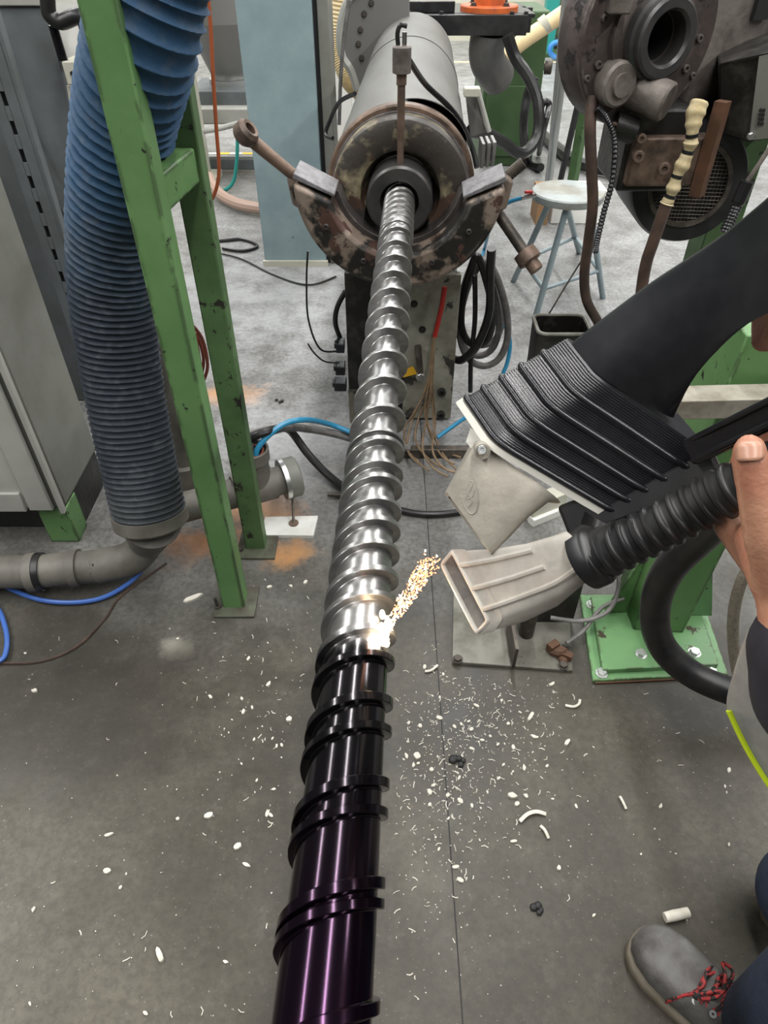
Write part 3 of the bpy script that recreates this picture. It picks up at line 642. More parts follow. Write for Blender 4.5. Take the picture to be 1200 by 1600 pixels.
# ------------------------------------------------------------------ left: green stand, blue hose, pipes, cabinet
gsd = thing('green_stand', 'green steel stand of two square posts joined by a crossbar', 'stand', (-.41, 1.36, 0))
def post(x, y, wx, wy, h, base, m_):
    obj('post', MB().box((x, y, h / 2), (wx, wy, h)), m_, gsd, bevel=.004)
    obj('base_plate', MB().box((x + .005, y - .005, .004), (base, base, .008)), 'dirty_plate', gsd, bevel=.002)
pa = PZ(366, 952); pb_ = PZ(399, 862)
post(pa.x, pa.y + .03, .062, .06, 2.0, .115, 'green_paint'); post(pb_.x, pb_.y + .03, .06, .05, 2.0, .12, 'shaded_worn_green')
obj('crossbar', MB().box(((pa.x + pb_.x) / 2, (pa.y + pb_.y) / 2 + .03, 1.105), (.05, pb_.y - pa.y - .05, .065), Matrix.Rotation(atan2(-(pb_.x - pa.x), pb_.y - pa.y), 3, 'Z')), 'green_paint', gsd, bevel=.004)
bolt(gsd, (pa.x - .045, pa.y + .0, .01), UP, .008, 'dark_iron'); bolt(gsd, (pb_.x - .045, pb_.y + .0, .01), UP, .008, 'dark_iron')
obj('anchor_stud', MB().tube([V((pa.x - .045, pa.y, .0)), V((pa.x - .048, pa.y, .05))], .005, 8), 'dark_iron', gsd)

hpts = [K(260, -130, 1.02), K(240, -40, 1.07), K(225, 45, 1.12), K(211, 112, 1.18), K(197, 175, 1.25), K(183, 280, 1.36), K(176, 370, 1.46), K(175, 460, 1.55), K(188, 567, 1.64), K(205, 667, 1.71), K(226, 767, 1.78), K(234, 803, 1.81)]
bh = thing('flexible_duct', 'big blue corrugated fabric duct hose hanging behind the green stand', 'hose', hpts[-1])
path = spline(hpts, 90)
acc = 0.0; rad = []; ph = 0.0; pp = []
for i, p in enumerate(path):
    if i:
        dl = (p - path[i - 1]).length
        lam = interp(p.z, [.3, .75, 1.0, 1.2, 1.5], [.0145, .016, .0195, .024, .029]); ph += dl / lam
    f_ = ph % 1.0
    amp = interp(p.z, [.3, .9, 1.3], [.0034, .0055, .0085])
    base_r = .0915 + interp(p.z, [.35, .9, 1.3], [.002, .001, -.002])
    rad.append(lambda a, b0=base_r, am=amp, ph0=ph: b0 + am * (abs(2 * ((ph0 + a) % 1.0) - 1) ** 2.4 - .4))
mh = MB().tube(path, rad, 64)
hose_o = obj('hose', mh, 'blue_fabric', bh, smooth=60)
# dust lies on the lower lengths of the hose; shade from the stand is painted into its dark middle
m_, nt, N, L, B = nodes('duct_fabric')
tc = N.new('ShaderNodeTexCoord').outputs['Object']; sx = N.new('ShaderNodeSeparateXYZ'); L.new(tc, sx.inputs[0])
n1 = noise(N, L, tc, 9, 5); n2 = noise(N, L, tc, 40, 5)
ad = N.new('ShaderNodeMath'); ad.operation = 'MULTIPLY_ADD'; L.new(n1, ad.inputs[0]); ad.inputs[1].default_value = .35; L.new(sx.outputs[2], ad.inputs[2])
blue = ramp(N, L, ad.outputs[0], [(.12, (.070, .077, .080)), (.30, (.020, .027, .036)), (.66, (.008, .015, .027)), (.86, (.014, .034, .062)), (1.0, (.013, .060, .13))])
dust = mixc(N, L, ramp(N, L, n2, [(.52, 0.), (.8, .35)]), blue, (.13, .14, .15)); L.new(dust, B.inputs['Base Color']); B.inputs['Roughness'].default_value = .7
bb = N.new('ShaderNodeBump'); bb.inputs['Strength'].default_value = .35; bb.inputs['Distance'].default_value = .004; L.new(noise(N, L, tc, 70, 4), bb.inputs['Height']); L.new(bb.outputs[0], B.inputs['Normal'])
hose_o.data.materials[0] = m_
dz = (hpts[-1] - hpts[-2]).normalized(); he = hpts[-1]
obj('end_cuff', MB().lathe(he, dz, [(-.012, .08), (-.012, .098), (.022, .098), (.03, .09), (.03, .08)], 48, False, False, True), 'pvc', bh, label='grey-beige end cuff of the hose')

# drain pipes on the floor
dp = thing('drain_pipe', 'grey plastic drain pipe on floor rising by an elbow to the blue hose', 'pipe', PZ(100, 915))
e0 = PZ(-160, 895, .075); e1 = PZ(60, 893, .075); e2 = PZ(160, 884, .075); e3 = PZ(205, 872, .085); e4 = PZ(228, 848, .13); e5 = he + dz * .02
obj('run', MB().tube([e0, e1, e2], .048, 28), 'pvc', dp)
obj('elbow', MB().tube(spline([lerp(e1, e2, .95), e2, e3, e4, lerp(e4, e5, .6), e5], 8), [.050] * 25 + [.052, .054, .056, .058, .06, .062, .064, .066, .068, .07, .072, .074, .076, .078, .08, .08][:16], 28), 'pvc', dp)
for (u, rr_) in ((52, .056), (62, .054), (118, .055)):
    p = PZ(u, 893 - (u - 60) * .09, .075); d = (e2 - e1).normalized(); obj('collar', MB().lathe(p, d, [(-.012, .045), (-.012, rr_), (.012, rr_), (.012, .045)], 32, False, False, True), 'pvc' if u != 62 else 'black_rubber', dp)
obj('stud', MB().tube([PZ(68, 920, .03), PZ(68, 920, .0)], .006, 8), 'steel', dp)
tp_ = thing('tee_pipe', 'grey plastic tee pipe with capped end and open upright stub', 'pipe', PZ(400, 800))
zt = .12
t0, t1, t2 = PZ(262, 800, zt), PZ(395, 762, zt), PZ(440, 750, zt); dt = (t2 - t0).normalized()
obj('run', MB().tube([t0, t2], .047, 28), 'pvc', tp_)
obj('socket', MB().lathe(lerp(t1, t2, .15), dt, [(-.075, .045), (-.075, .054), (.055, .054), (.055, .045)], 32, False, False, True), 'pvc', tp_)
obj('cap', MB().lathe(t2, dt, [(.0, .05), (0, .062), (.012, .066), (.05, .066), (.056, .06), (.058, .001)], 36), 'grey_paint', tp_, label='grey ribbed end cap')
obj('clamp_band', MB().lathe(t2, dt, [(.0, .064), (0, .069), (.014, .069), (.014, .064)], 36, False, False, True), 'zinc', tp_)
sb0 = PZ(404, 765, zt); sb0 = t0 + dt * (sb0 - t0).dot(dt)
obj('stub', MB().lathe(sb0, UP, [(.0, .047), (.11, .047), (.112, .053), (.15, .053), (.15, .046), (.05, .044)], 32, False, False), 'pvc', tp_)
vp = thing('vertical_pipe', 'dirty grey pipe standing upright behind the front green post', 'pipe', PZ(300, 780))
p = PZ(303, 785); obj('shaft', MB().tube([V((p.x, p.y, .09)), V((p.x, p.y, 1.0))], .036, 24), 'pvc', vp); obj('socket', MB().lathe((p.x, p.y, 0), UP, [(0, .05), (.17, .05), (.175, .04)], 28), 'pvc', vp)
tb = sb0 + UP * .12
cable('black_cable', 'thick black cable arching out of the tee pipe to the floor', 'cable', [tb + V((-.015, .0, -.04)), tb + V((-.01, .01, .05)), PY(427, 672, tb.y + .05), PZ(452, 672, .16), PZ(480, 708, .08), PZ(510, 740, .03), PZ(545, 768, .02)], .014, 'black_rubber')
cable('blue_air_tube', 'blue air tube arching from the tee pipe behind the screw', 'tube', [tb + V((.015, -.01, -.04)), tb + V((.02, .0, .03)), PY(438, 666, tb.y + .05), PY(475, 656, tb.y + .1), PZ(515, 663, .18), PZ(560, 680, .13), PZ(620, 700, .05)], .009, 'blue_tube')
cable('grey_conduit', 'grey conduit running from the tee pipe behind the screw', 'conduit', [tb + V((.0, .015, -.04)), tb + V((.0, .02, .06)), PY(445, 668, tb.y + .1), PZ(480, 670, .16), PZ(520, 677, .14), PZ(570, 690, .09), PZ(640, 700, .05)], .0135, 'grey_rubber')
cable('wire_coil', 'purple and brown wire ends curled inside the tee stub', 'wire', [tb + V((.035 * cos(a), .035 * sin(a), .02 + .004 * sin(3 * a))) for a in [k * pi / 4 for k in range(8)]], .004, 'red_brown_wire', closed=True)
wt = thing('floor_plate', 'white square plate with a thin rod on the floor below the capped pipe', 'plate', PZ(455, 825))
c4 = [PZ(415, 812), PZ(497, 810), PZ(490, 841), PZ(408, 840)]
obj('plate', MB().hexa([p.copy() for p in c4[::-1]] + [p + UP * .012 for p in c4[::-1]]), 'dull_white', wt, smooth=0)
pr0 = PZ(459, 818, .012); obj('rod', MB().tube([pr0, V((t2.x + dt.x * .03, t2.y + .02, .09))], .004, 8), 'dark_iron', wt); obj('washer', MB().lathe(pr0, UP, [(0, .016), (.004, .016)], 16), 'brown_iron', wt)
cable('wire_loops', 'red-brown wire loops hanging behind the green posts', 'wire', [PY(285, 500, 1.74), PY(304, 512, 1.78), PY(318, 535, 1.8), PY(324, 575, 1.8), PY(312, 605, 1.8), PY(318, 560, 1.82), PY(306, 520, 1.82), PY(316, 590, 1.8), PY(322, 640, 1.8), PZ(320, 735, .01)], .005, 'red_brown_wire', seg=7)
cable('blue_hose', 'dark blue hose curving over floor from the duct end to the left', 'hose', [PZ(238, 815, .16), PZ(241, 842, .10), PZ(228, 880, .05), PZ(200, 912, .02), PZ(150, 937, .012), PZ(80, 940, .012), PZ(20, 922, .012), PZ(-60, 880, .012), PZ(-140, 860, .012)], .0068, 'navy_tube')
cable('blue_hose', 'short bend of dark blue hose at the left edge of the floor', 'hose', [PZ(-60, 930, .012), PZ(-10, 945, .012), PZ(8, 980, .012), PZ(10, 1015, .012), PZ(-4, 1034, .012), PZ(-60, 1040, .012)], .0068, 'navy_tube')
cable('floor_cable', 'thin dark cable half buried in dirt on the left floor', 'cable', [PZ(-20, 1036, .003), PZ(60, 1034, .003), PZ(120, 1010, .003), PZ(165, 965, .003), PZ(190, 930, .003), PZ(260, 880, .003)], .004, 'brown_cable', seg=6)

# control cabinet at the left edge
cab = thing('control_cabinet', 'grey steel cabinet on a dark green plinth at the left edge', 'cabinet', (-1.35, 1.75, 0))
ck = PZ(103, 795, .14); kx, ky = ck.x, ck.y
obj('body', MB().box((kx - .45, ky + .15, .14 + .6), (.9, .30, 1.2)), 'grey_paint', cab, bevel=.012)
obj('front_door', MB().box((kx - .47, ky - .012, .14 + .60), (.84, .02, 1.16)), 'light_grey_paint', cab, bevel=.006)
obj('door_frame', MB().box((kx - .055, ky - .026, .74), (.07, .012, 1.16)).box((kx - .5, ky - .026, .19), (.8, .012, .07)), 'light_grey_paint', cab, bevel=.003)
obj('edge_trim', MB().box((kx - .002, ky - .014, .74), (.012, .016, 1.2)), 'light_grey_paint', cab)
obj('plinth', MB().box((kx - .45, ky + .18, .07), (.84, .22, .14)), 'black_paint', cab)
obj('plinth_corner', MB().box((kx - .045, ky + .04, .07), (.09, .08, .14)), 'green_paint', cab, bevel=.004)
obj('plinth_side', MB().box((kx - .02, ky + .19, .07), (.02, .22, .14)), 'black_grease', cab, bevel=.003)
rl = thing('slotted_rail', 'grey slotted mounting rail standing upright beside the cabinet', 'rail', (-1.05, 2.15, 0))
r0, r1 = PY(112, 470, 2.16), PY(5, 128, 2.16); rx = (r0.x + PY(58, 320, 2.16).x) / 2
z0, z1 = .2, 1.35; rw = .062; ns = 16
for xo in (-.021, .021): obj('flange', MB().box((rx + xo, 2.16, (z0 + z1) / 2), (.028, .006, z1 - z0)), 'panel_grey', rl)
ps = (z1 - z0) / ns
for i in range(ns + 1): obj('web', MB().box((rx, 2.16, z0 + i * ps), (.016, .006, ps * .5)), 'panel_grey', rl)
obj('backing', MB().box((rx, 2.19, (z0 + z1) / 2), (.07, .02, z1 - z0)), 'dark_gap', rl)
obj('side_fold', MB().box((rx + .040, 2.175, (z0 + z1) / 2), (.016, .03, z1 - z0)), 'panel_grey', rl)
bp = thing('panel_housing', 'dark grey sheet housing behind the slotted rail with a pale top edge', 'housing', (-1.4, 2.45, 0))
zt = PY(30, 9, 2.35).z; xr = PY(88, 80, 2.35).x
obj('side', MB().box((xr - .55, 2.45, zt / 2), (1.1, .2, zt)), 'panel_grey', bp, bevel=.006)
obj('top_edge', MB().box((xr - .45, 2.46, zt + .01), (1.35, .24, .02)), 'light_grey_paint', bp, bevel=.003)
cable('black_cable', 'thin black cable hanging over the dark grey housing', 'cable', [PY(0, 118, 2.33), PY(20, 160, 2.33), PY(45, 215, 2.32), PY(75, 290, 2.3), PY(105, 350, 2.28)], .006, 'black_rubber', seg=8)
cable('black_pipe', 'bent black pipe at the top left corner before the housing', 'pipe', [PY(74, -40, 2.2), PY(75, 10, 2.2), PY(80, 26, 2.2), PY(96, 34, 2.2), PY(118, 26, 2.2), PY(130, 30, 2.2), PY(137, 52, 2.2)], .019, 'black_rubber', seg=16)
n = 44; a, b_ = PY(82, 38, 2.22), PY(99, 95, 2.22)
o = obj('corrugated_conduit', MB().tube([lerp(a, b_, i / n) for i in range(n + 1)], [.011 + .003 * (i % 2) for i in range(n + 1)], 14), 'black_plastic', base=b_); tag(o, 'short black corrugated conduit below the bent black pipe', 'conduit')
jb = thing('junction_box', 'cream junction box on a tapered bracket beside the blue hose', 'box', PY(112, 180, 2.25))
a = PY(97, 96, 2.2); b_ = PY(126, 134, 2.2)
obj('housing', MB().box(((a.x + b_.x) / 2, 2.25, (a.z + b_.z) / 2), (b_.x - a.x + .01, .09, a.z - b_.z)), 'cream_paint', jb, bevel=.004)
obj('bracket', MB().prism([PY(104, 134, 2.22), PY(124, 134, 2.22), PY(117, 180, 2.22), PY(112, 180, 2.22)], (0, .04, 0)), 'cream_paint', jb)
obj('hole', MB().lathe(PY(113, 115, 2.203), (0, -1, 0), [(0, .006), (.002, .006)], 14), 'dark_gap', jb)
o = obj('white_sheet', MB().hexa([PY(94, 96, 2.32), PY(140, 96, 2.32), PY(140, 96, 2.34), PY(94, 96, 2.34), PY(80, 5, 2.32), PY(140, 5, 2.32), PY(140, 5, 2.34), PY(80, 5, 2.34)]), 'white_paint', base=PY(110, 96, 2.32)); tag(o, 'white sheet behind the bent black pipe', 'sheet')

# ------------------------------------------------------------------ right: the swung-open die head
dh = thing('die_head', 'dark brown iron die head with a round bore, swung open at the upper right', 'die head', PY(1015, 170, 2.0))
nrm = V((.386, -.922, 0)).normalized(); tx_ = V((.922, .386, 0)).normalized()
fc = PY(1017, 55, 2.0)
obj('front_disc', MB().lathe(fc, nrm, [(-.10, .10), (-.10, .196), (-.092, .201), (-.008, .201), (0, .194), (0, .10), (-.02, .09)], 72, False, False, True), 'head_iron', dh, label='dark brown front disc')
obj('inner_ring', MB().lathe(fc, nrm, [(-.10, .05), (-.01, .12), (.012, .118), (.018, .10), (.016, .05)], 60, False, False), 'head_iron', dh)
obj('bore_tube', MB().lathe(fc, nrm, [(-.06, .052), (-.06, .092), (.04, .092), (.044, .084), (.060, .084), (.066, .078), (.066, .060), (.058, .054)], 56, False, False, True), 'collar_iron', dh)
obj('bore', MB().lathe(fc, nrm, [(.058, .0545), (-.2, .050)], 40, False, True), 'dark_gap', dh)
def hp_(a, r, h=0): return fc + tx_ * (r * cos(radians(a))) + UP * (r * sin(radians(a))) + nrm * h
for a in (200, 232, 270, 300, 330, 355, 30, 165): bolt(dh, hp_(a, .152, .001), nrm, .0095, 'head_iron', False)
for a in (205, 330): bolt(dh, hp_(a, .186, .001), nrm, .008, 'head_iron', False)
p = PY(968, 132, 1.93); obj('lug', MB().lathe(p, nrm, [(-.08, .05), (0, .05), (.006, .044), (.006, .026), (.016, .026), (.016, .001)], 28), 'tan_iron', dh)
p = PY(1030, 155, 1.95); obj('lug', MB().lathe(p, (.75, -.6, -.2), [(-.11, .045), (.02, .045), (.025, .04), (.025, .001)], 28), 'tan_iron', dh)
dc = PY(1130, 40, 2.2); obj('rear_drum', MB().lathe(dc, nrm, [(-.2, .20), (0.0, .235), (.01, .228), (.01, .001)], 72), 'tan_iron', dh)
obj('drum_window', MB().box(dc + nrm * .014 + tx_ * .10 + UP * .07, (.05, .02, .12), Matrix.Rotation(.4, 3, 'Z')), 'dark_gap', dh)
obj('top_clamp', MB().box(PY(967, 4, 1.93), (.05, .05, .04)), 'tan_iron', dh, bevel=.004)
hc = PY(1140, 300, 2.40); obj('support_column', MB().box((hc.x, 2.42, .52), (.11, .12, 1.04)).box((hc.x - .03, 2.36, 1.06), (.2, .3, .08)), 'shaded_worn_green', dh, bevel=.004)
obj('column_foot', MB().box((hc.x, 2.42, .01), (.26, .26, .02)), 'shaded_worn_green', dh)
blk = thing('head_bracket', 'oily black iron bracket block below the die head', 'bracket', PY(1020, 310, 2.05))
def blockY(u0, u1, v0, v1, Y, dep): 
    a, b_ = PY(u0, v1, Y), PY(u1, v0, Y); xx = sorted((PY(u0, (v0 + v1) / 2, Y).x, PY(u1, (v0 + v1) / 2, Y).x))
    return MB().box(((xx[0] + xx[1]) / 2, Y + dep / 2, (a.z + b_.z) / 2), (xx[1] - xx[0], dep, b_.z - a.z))
obj('block', blockY(976, 1075, 170, 300, 2.0, .25), 'black_grease', blk, bevel=.008)
obj('cheek', blockY(985, 1105, 215, 292, 1.97, .06), 'brown_iron', blk, bevel=.006)
obj('arm', MB().tube([PY(958, 195, 1.97), PY(990, 205, 1.97)], .032, 16), 'black_grease', blk)
for u, v, r_ in ((958, 199, .013), (1002, 216, .012), (997, 244, .015), (1037, 263, .016)): bolt(blk, PY(u, v, 1.955), (-.1, -1, .05), r_, 'brown_iron', False)
obj('rust_bar', MB().tube([PY(1130, 158, 1.96), PY(1088, 306, 1.96)], .022, 4), 'rust_bar', blk, smooth=0, label='rusty flat bar')
mt = thing('drive_motor', 'round black motor end with a mesh fan cover under the die head', 'motor', PY(1075, 390, 2.1))
mc = PY(1077, 288, 2.08)
mn = V((-.1, -1, .1)).normalized()
obj('housing', MB().lathe(mc, mn, [(-.35, .155), (-.02, .162), (0, .155), (.0, .115), (-.012, .108)], 64), 'black_paint', mt)
obj('fan_ring', MB().lathe(mc, mn, [(-.002, .100), (.008, .102), (.008, .115), (-.002, .118)], 64, False, False, True), 'dark_iron', mt)
mesh_ = MB(); mx, my = frame(mn)
for k in range(-10, 11):
    c_ = k * .01; h_ = sqrt(max(.0, .101 ** 2 - c_ * c_))
    if h_ > .01:
        mesh_.tube([mc + mn * .002 + mx * c_ - my * h_, mc + mn * .002 + mx * c_ + my * h_], .0016, 4); mesh_.tube([mc + mn * .003 + my * c_ - mx * h_, mc + mn * .003 + my * c_ + mx * h_], .0016, 4)
o = obj('fan_mesh', mesh_, 'dark_iron', mt, smooth=0); o['kind'] = 'stuff'
eb = thing('electrical_box', 'dark box with vent slots beside the die head at the right edge', 'box', PY(1180, 220, 2.1))
obj('housing', MB().prism([PY(1124, 100, 2.05), PY(1124, 208, 2.05), PY(1168, 222, 1.98), PY(1300, 205, 1.9), PY(1300, 60, 1.9), PY(1175, 88, 1.98)], (.1, .3, 0)), 'black_grease', eb, bevel=.004)
obj('cover', MB().hexa([PY(1170, 220, 1.975), PY(1300, 204, 1.895), PY(1300, 204, 1.905), PY(1170, 220, 1.985), PY(1186, 88, 1.975), PY(1300, 60, 1.895), PY(1300, 60, 1.905), PY(1186, 88, 1.985)]), 'grey_paint', eb)
for i in range(4):
    for j in range(4):
        u, v = 1188 + 5.5 * i - j * .8, 172 + 7 * j; obj('vent_hole', MB().lathe(PY(u, v, 1.962), (0, -1, 0), [(0, .0042), (.003, .0042)], 8), 'dark_gap', eb)
bolt(eb, PY(1173, 212, 1.97), (0, -1, 0), .008, 'zinc')
# cables of the head
cable('brown_cable', 'thick brown cable hanging down left of the die head', 'cable', [PY(925, 150, 1.95), PY(922, 200, 1.93), PY(924, 260, 1.92), PY(926, 320, 1.92), PY(919, 380, 1.93), PY(913, 430, 1.95), PY(917, 470, 1.97), PY(935, 505, 2.0), PY(962, 560, 2.05), PZ(1010, 640, .02), PZ(1080, 640, .02)], .0145, 'brown_cable', seg=14)
n = 15; pts = [PY(933, 168, 1.92), PY(948, 185, 1.92), PY(960, 220, 1.92), PY(957, 280, 1.91), PY(944, 330, 1.905), PY(934, 372, 1.9), PY(930, 395, 1.9)]
pth = spline(pts, 16); o = obj('corrugated_conduit', MB().tube(pth, [.0065 + .0022 * (k % 2) for k in range(len(pth))], 12), 'black_plastic', base=pts[-1]); tag(o, 'thin black corrugated conduit beside the brown cable', 'conduit')
tc_ = thing('taped_cable', 'brown cable wrapped in frayed cream cloth tape below the die head', 'cable', PY(1005, 440, 1.9))
cpts = [PY(1094, 158, 1.92), PY(1086, 180, 1.91), PY(1082, 205, 1.9), PY(1079, 225, 1.9), PY(1070, 250, 1.9), PY(1058, 275, 1.9), PY(1050, 300, 1.9), PY(1042, 318, 1.9)]
pth = spline(cpts, 10); rad = []
for k in range(len(pth)):
    t = k / (len(pth) - 1); q = min(abs(t - x) for x in (.33, .5, .72, .9)); rad.append(.0115 + .0075 * min(1, q / .10) ** .8 + .0012 * sin(k * .9) + (.004 if t < .2 else 0) * sin(t * 15))
obj('tape_wrap', MB().tube(pth, rad, 16), 'cloth_tape', tc_, label='frayed cream cloth tape')
for x in (.33, .5, .72, .9):
    k = int(x * (len(pth) - 1)); d = (pth[k + 1] - pth[k - 1]).normalized(); obj('cable_tie', MB().lathe(pth[k], d, [(-.004, .0125), (-.004, .0155), (.004, .0155), (.004, .0125)], 18, False, False, True), 'black_plastic', tc_)
obj('cable', MB().tube(spline([PY(1043, 315, 1.9), PY(1032, 345, 1.9), PY(1020, 380, 1.9), PY(1010, 410, 1.9), PY(1003, 450, 1.9), PY(1000, 490, 1.9), PY(1005, 560, 1.95), PZ(1030, 660, .02), PZ(1100, 650, .02)], 8), .0165, 14), 'brown_cable', tc_)
gl = thing('cable_gland', 'black ribbed cable gland at the right edge below the vented box', 'gland', PY(1140, 350, 1.8))
a, b_ = PY(1133, 362, 1.85), PY(1168, 283, 1.85); n = 30
obj('sleeve', MB().tube([lerp(a, b_, i / n) for i in range(n + 1)], [(.013 + .0025 * (i % 2)) if i < 18 else .0175 for i in range(n + 1)], 14), 'black_plastic', gl); obj('wire', MB().tube([b_, PY(1205, 228, 1.85)], .006, 8), 'tan_iron', gl)

# green machine stand at the right
ms_ = thing('machine_stand', 'green steel machine stand bolted to the floor by a chipped base plate', 'stand', PZ(1020, 1000))
c4 = [PZ(925, 1068), PZ(1135, 1058), PZ(1092, 932), PZ(905, 934)]
obj('base_plate', MB().hexa(c4 + [p + UP * .014 for p in c4]), 'pale_green_paint', ms_, bevel=.002)
c5 = [lerp(p, (c4[0] + c4[2]) / 2, .14) + UP * .014 for p in c4]
obj('upper_plate', MB().hexa(c5 + [p + UP * .016 for p in c5]), 'pale_green_paint', ms_, bevel=.002)
g0, g1 = PZ(985, 995), PZ(1062, 1000)
obj('column', MB().hexa([V((g0.x, g0.y, .03)), V((g1.x, g1.y, .03)), V((g1.x + .05, g1.y + .16, .03)), V((g0.x, g0.y + .16, .03)), V((g0.x - .0, g0.y, .9)), V((g1.x + .02, g1.y, .9)), V((g1.x + .07, g1.y + .18, .9)), V((g0.x, g0.y + .18, .9))]), 'green_paint', ms_, bevel=.003)
obj('gusset', MB().prism([V((g1.x, g1.y + .06, .03)), V((g1.x + .10, g1.y + .06, .03)), V((g1.x, g1.y + .06, .35))], (0, .012, 0)), 'pale_green_paint', ms_)
obj('gusset', MB().prism([V((g0.x, g0.y + .06, .03)), V((g0.x - .06, g0.y + .06, .03)), V((g0.x, g0.y + .06, .30))], (0, .012, 0)), 'green_paint', ms_)
for u, v in ((1002, 1022), (940, 1052), (1085, 940), (1112, 1052), (925, 945), (1085, 1020)): bolt(ms_, PZ(u, v, .03 if 950 < u < 1090 and v > 960 else .016), UP, .013, 'zinc')
obj('edge_rust', MB().hexa([lerp(c4[0], c4[1], .02) + V((0, -.004, 0)), c4[1] + V((0, -.004, 0)), c4[1], lerp(c4[0], c4[1], .02)] + [p + UP * .006 for p in (lerp(c4[0], c4[1], .02) + V((0, -.004, 0)), c4[1] + V((0, -.004, 0)), c4[1], lerp(c4[0], c4[1], .02))]), 'rust_bar', ms_)
o = MB().box(PY(1185, 640, 1.08) + V((0, .03, 0)), (.30, .055, .042), Matrix.Rotation(-.03, 3, 'Y')); o = obj('aluminium_bar', o, 'bare_aluminium', base=PY(1140, 660, 1.1), bevel=.002); tag(o, 'bare aluminium bar with chips on top, behind the held tool', 'bar')
fp = thing('steel_floor_plate', 'dirty grey steel plate on floor left of the green base plate', 'plate', PZ(800, 1010))
c4 = [PZ(706, 1038), PZ(894, 1052), PZ(888, 935), PZ(708, 930)]
obj('plate', MB().hexa(c4 + [p + UP * .012 for p in c4]), 'plate_iron', fp, bevel=.002)
obj('rib', MB().box(PZ(800, 1000, .05), (.008, .12, .08)), 'dark_iron', fp)
obj('upright', MB().box(PZ(845, 935, .1), (.20, .02, .18)), 'black_grease', fp); obj('tube_stub', MB().lathe(PZ(822, 990, .012), UP, [(0, .02), (.10, .02)], 20), 'dark_iron', fp)
for u, v in ((715, 1030), (880, 1040)): bolt(fp, PZ(u, v, .014), UP, .011, 'dark_iron')
obj('rusty_lump', MB().ball(PZ(873, 1018, .022), .022, 7, 5, (1.3, .8, .7)).box(PZ(864, 1010, .03), (.03, .02, .025), Matrix.Rotation(.6, 3, 'Z')).box(PZ(884, 1024, .02), (.035, .018, .02), Matrix.Rotation(-.5, 3, 'Z')).ball(PZ(880, 1030, .014), .014, 6, 5, (1, 1.4, .8)), 'rust_bar', fp, smooth=0)
cable('steel_conduit', 'thin grey conduit bent across the steel floor plate', 'conduit', [PZ(860, 965, .06), PZ(910, 970, .06), PZ(950, 955, .08), PZ(966, 920, .12), PZ(965, 890, .16)], .006, 'grey_rubber', seg=8)
cable('steel_conduit', 'second thin conduit slanting from the rusty lump to the green column', 'conduit', [PZ(885, 1005, .03), PZ(912, 985, .04), PZ(940, 950, .07), PZ(975, 935, .09)], .006, 'grey_rubber', seg=8)
cable('black_hose', 'thick black hose looping past the green column to the right edge', 'hose', [K(1150, 790, 1.15), K(1095, 838, 1.3), K(1045, 890, 1.42), K(1024, 945, 1.52), K(1030, 1000, 1.58), K(1065, 1042, 1.6), K(1120, 1072, 1.6), K(1200, 1095, 1.6), K(1300, 1100, 1.6)], .033, 'black_rubber', seg=18)
cable('braided_hose', 'thin braided steel hose hanging at the right edge behind the wrist', 'hose', [K(1185, 870, 1.1), K(1160, 905, 1.12), K(1147, 955, 1.15), K(1146, 1005, 1.18), K(1152, 1050, 1.2), K(1165, 1100, 1.22)], .0095, 'braid', seg=12)
lb = thing('pale_fitting', 'pale plastic fitting on the floor seen between the two tool nozzles', 'fitting', PZ(860, 795, 0))
obj('body', MB().box(PZ(852, 788, .04), (.14, .05, .08), Matrix.Rotation(.5, 3, 'Z')), 'cream_paint', lb, bevel=.003); obj('lip', MB().box(PZ(858, 803, .015), (.15, .03, .03), Matrix.Rotation(.5, 3, 'Z')), 'white_paint', lb, bevel=.002)
cable('floor_hose', 'thin dark hose lying on the floor behind the tool nozzles', 'hose', [PZ(600, 790, .012), PZ(650, 802, .012), PZ(700, 802, .012), PZ(760, 790, .012), PZ(830, 770, .012)], .011, 'black_rubber')
cable('floor_bar', 'dark bar lying on floor in front of the pedestal', 'bar', [PZ(560, 770, .015), PZ(545, 774, .015), PZ(512, 772, .015)], .008, 'dark_iron')
o = obj('floor_beam', MB().box(PZ(690, 706, .02), (.42, .03, .04)), 'dark_iron', base=PZ(690, 706, 0), bevel=.003); tag(o, 'dark steel strip on floor below the pedestal', 'strip')

# ------------------------------------------------------------------ the hand-held tool
tool = thing('blasting_tool', 'black ribbed plastic tool with two cast aluminium nozzles, held over the screw', 'tool', K(800, 900, .68))
def rquad(c, rad=.25, n=6):             # rounded quadrilateral in space
    out = []
    for i in range(4):
        p, a, b_ = c[i], c[i - 1], c[(i + 1) % 4]
        r1 = min(rad[i] if isinstance(rad, (list, tuple)) else rad, .48)
        q0 = lerp(p, a, r1); q1 = lerp(p, b_, r1)
        for k in range(n + 1):
            t = k / n; out.append(q0 * (1 - t) ** 2 + p * 2 * t * (1 - t) + q1 * t * t)
    return out
def quad(a, b_, c_):
    A, Bq, C = K(*a), K(*b_), K(*c_); return [A, Bq, C, A + C - Bq]
q0 = quad((718, 616, .70), (772, 694, .655), (966, 808, .635))
q1 = quad((880, 522, .655), (932, 588, .612), (1120, 716, .590))
def qat(t): return [lerp(a, b_, t) for a, b_ in zip(q0, q1)]
def grow(q, s):
    c = sum(q, V((0, 0, 0))) / 4; return [c + (p - c) * s for p in q]
def rsec(q, s=1.0, rad=.16): return rquad(grow(q, s), rad)
obj('ribbed_hood', MB().loft([rsec(qat(t)) for t in (0, .2, .4, .6, .8, 1.0)] + [rsec(qat(1.0), .93)]), 'black_plastic', tool, smooth=50)
for t in (.03, .20, .38, .57, .78):
    obj('rib', MB().tube(rsec(qat(t), 1.0), .0034, 10, True), 'black_plastic', tool, smooth=60)
grv = MB()
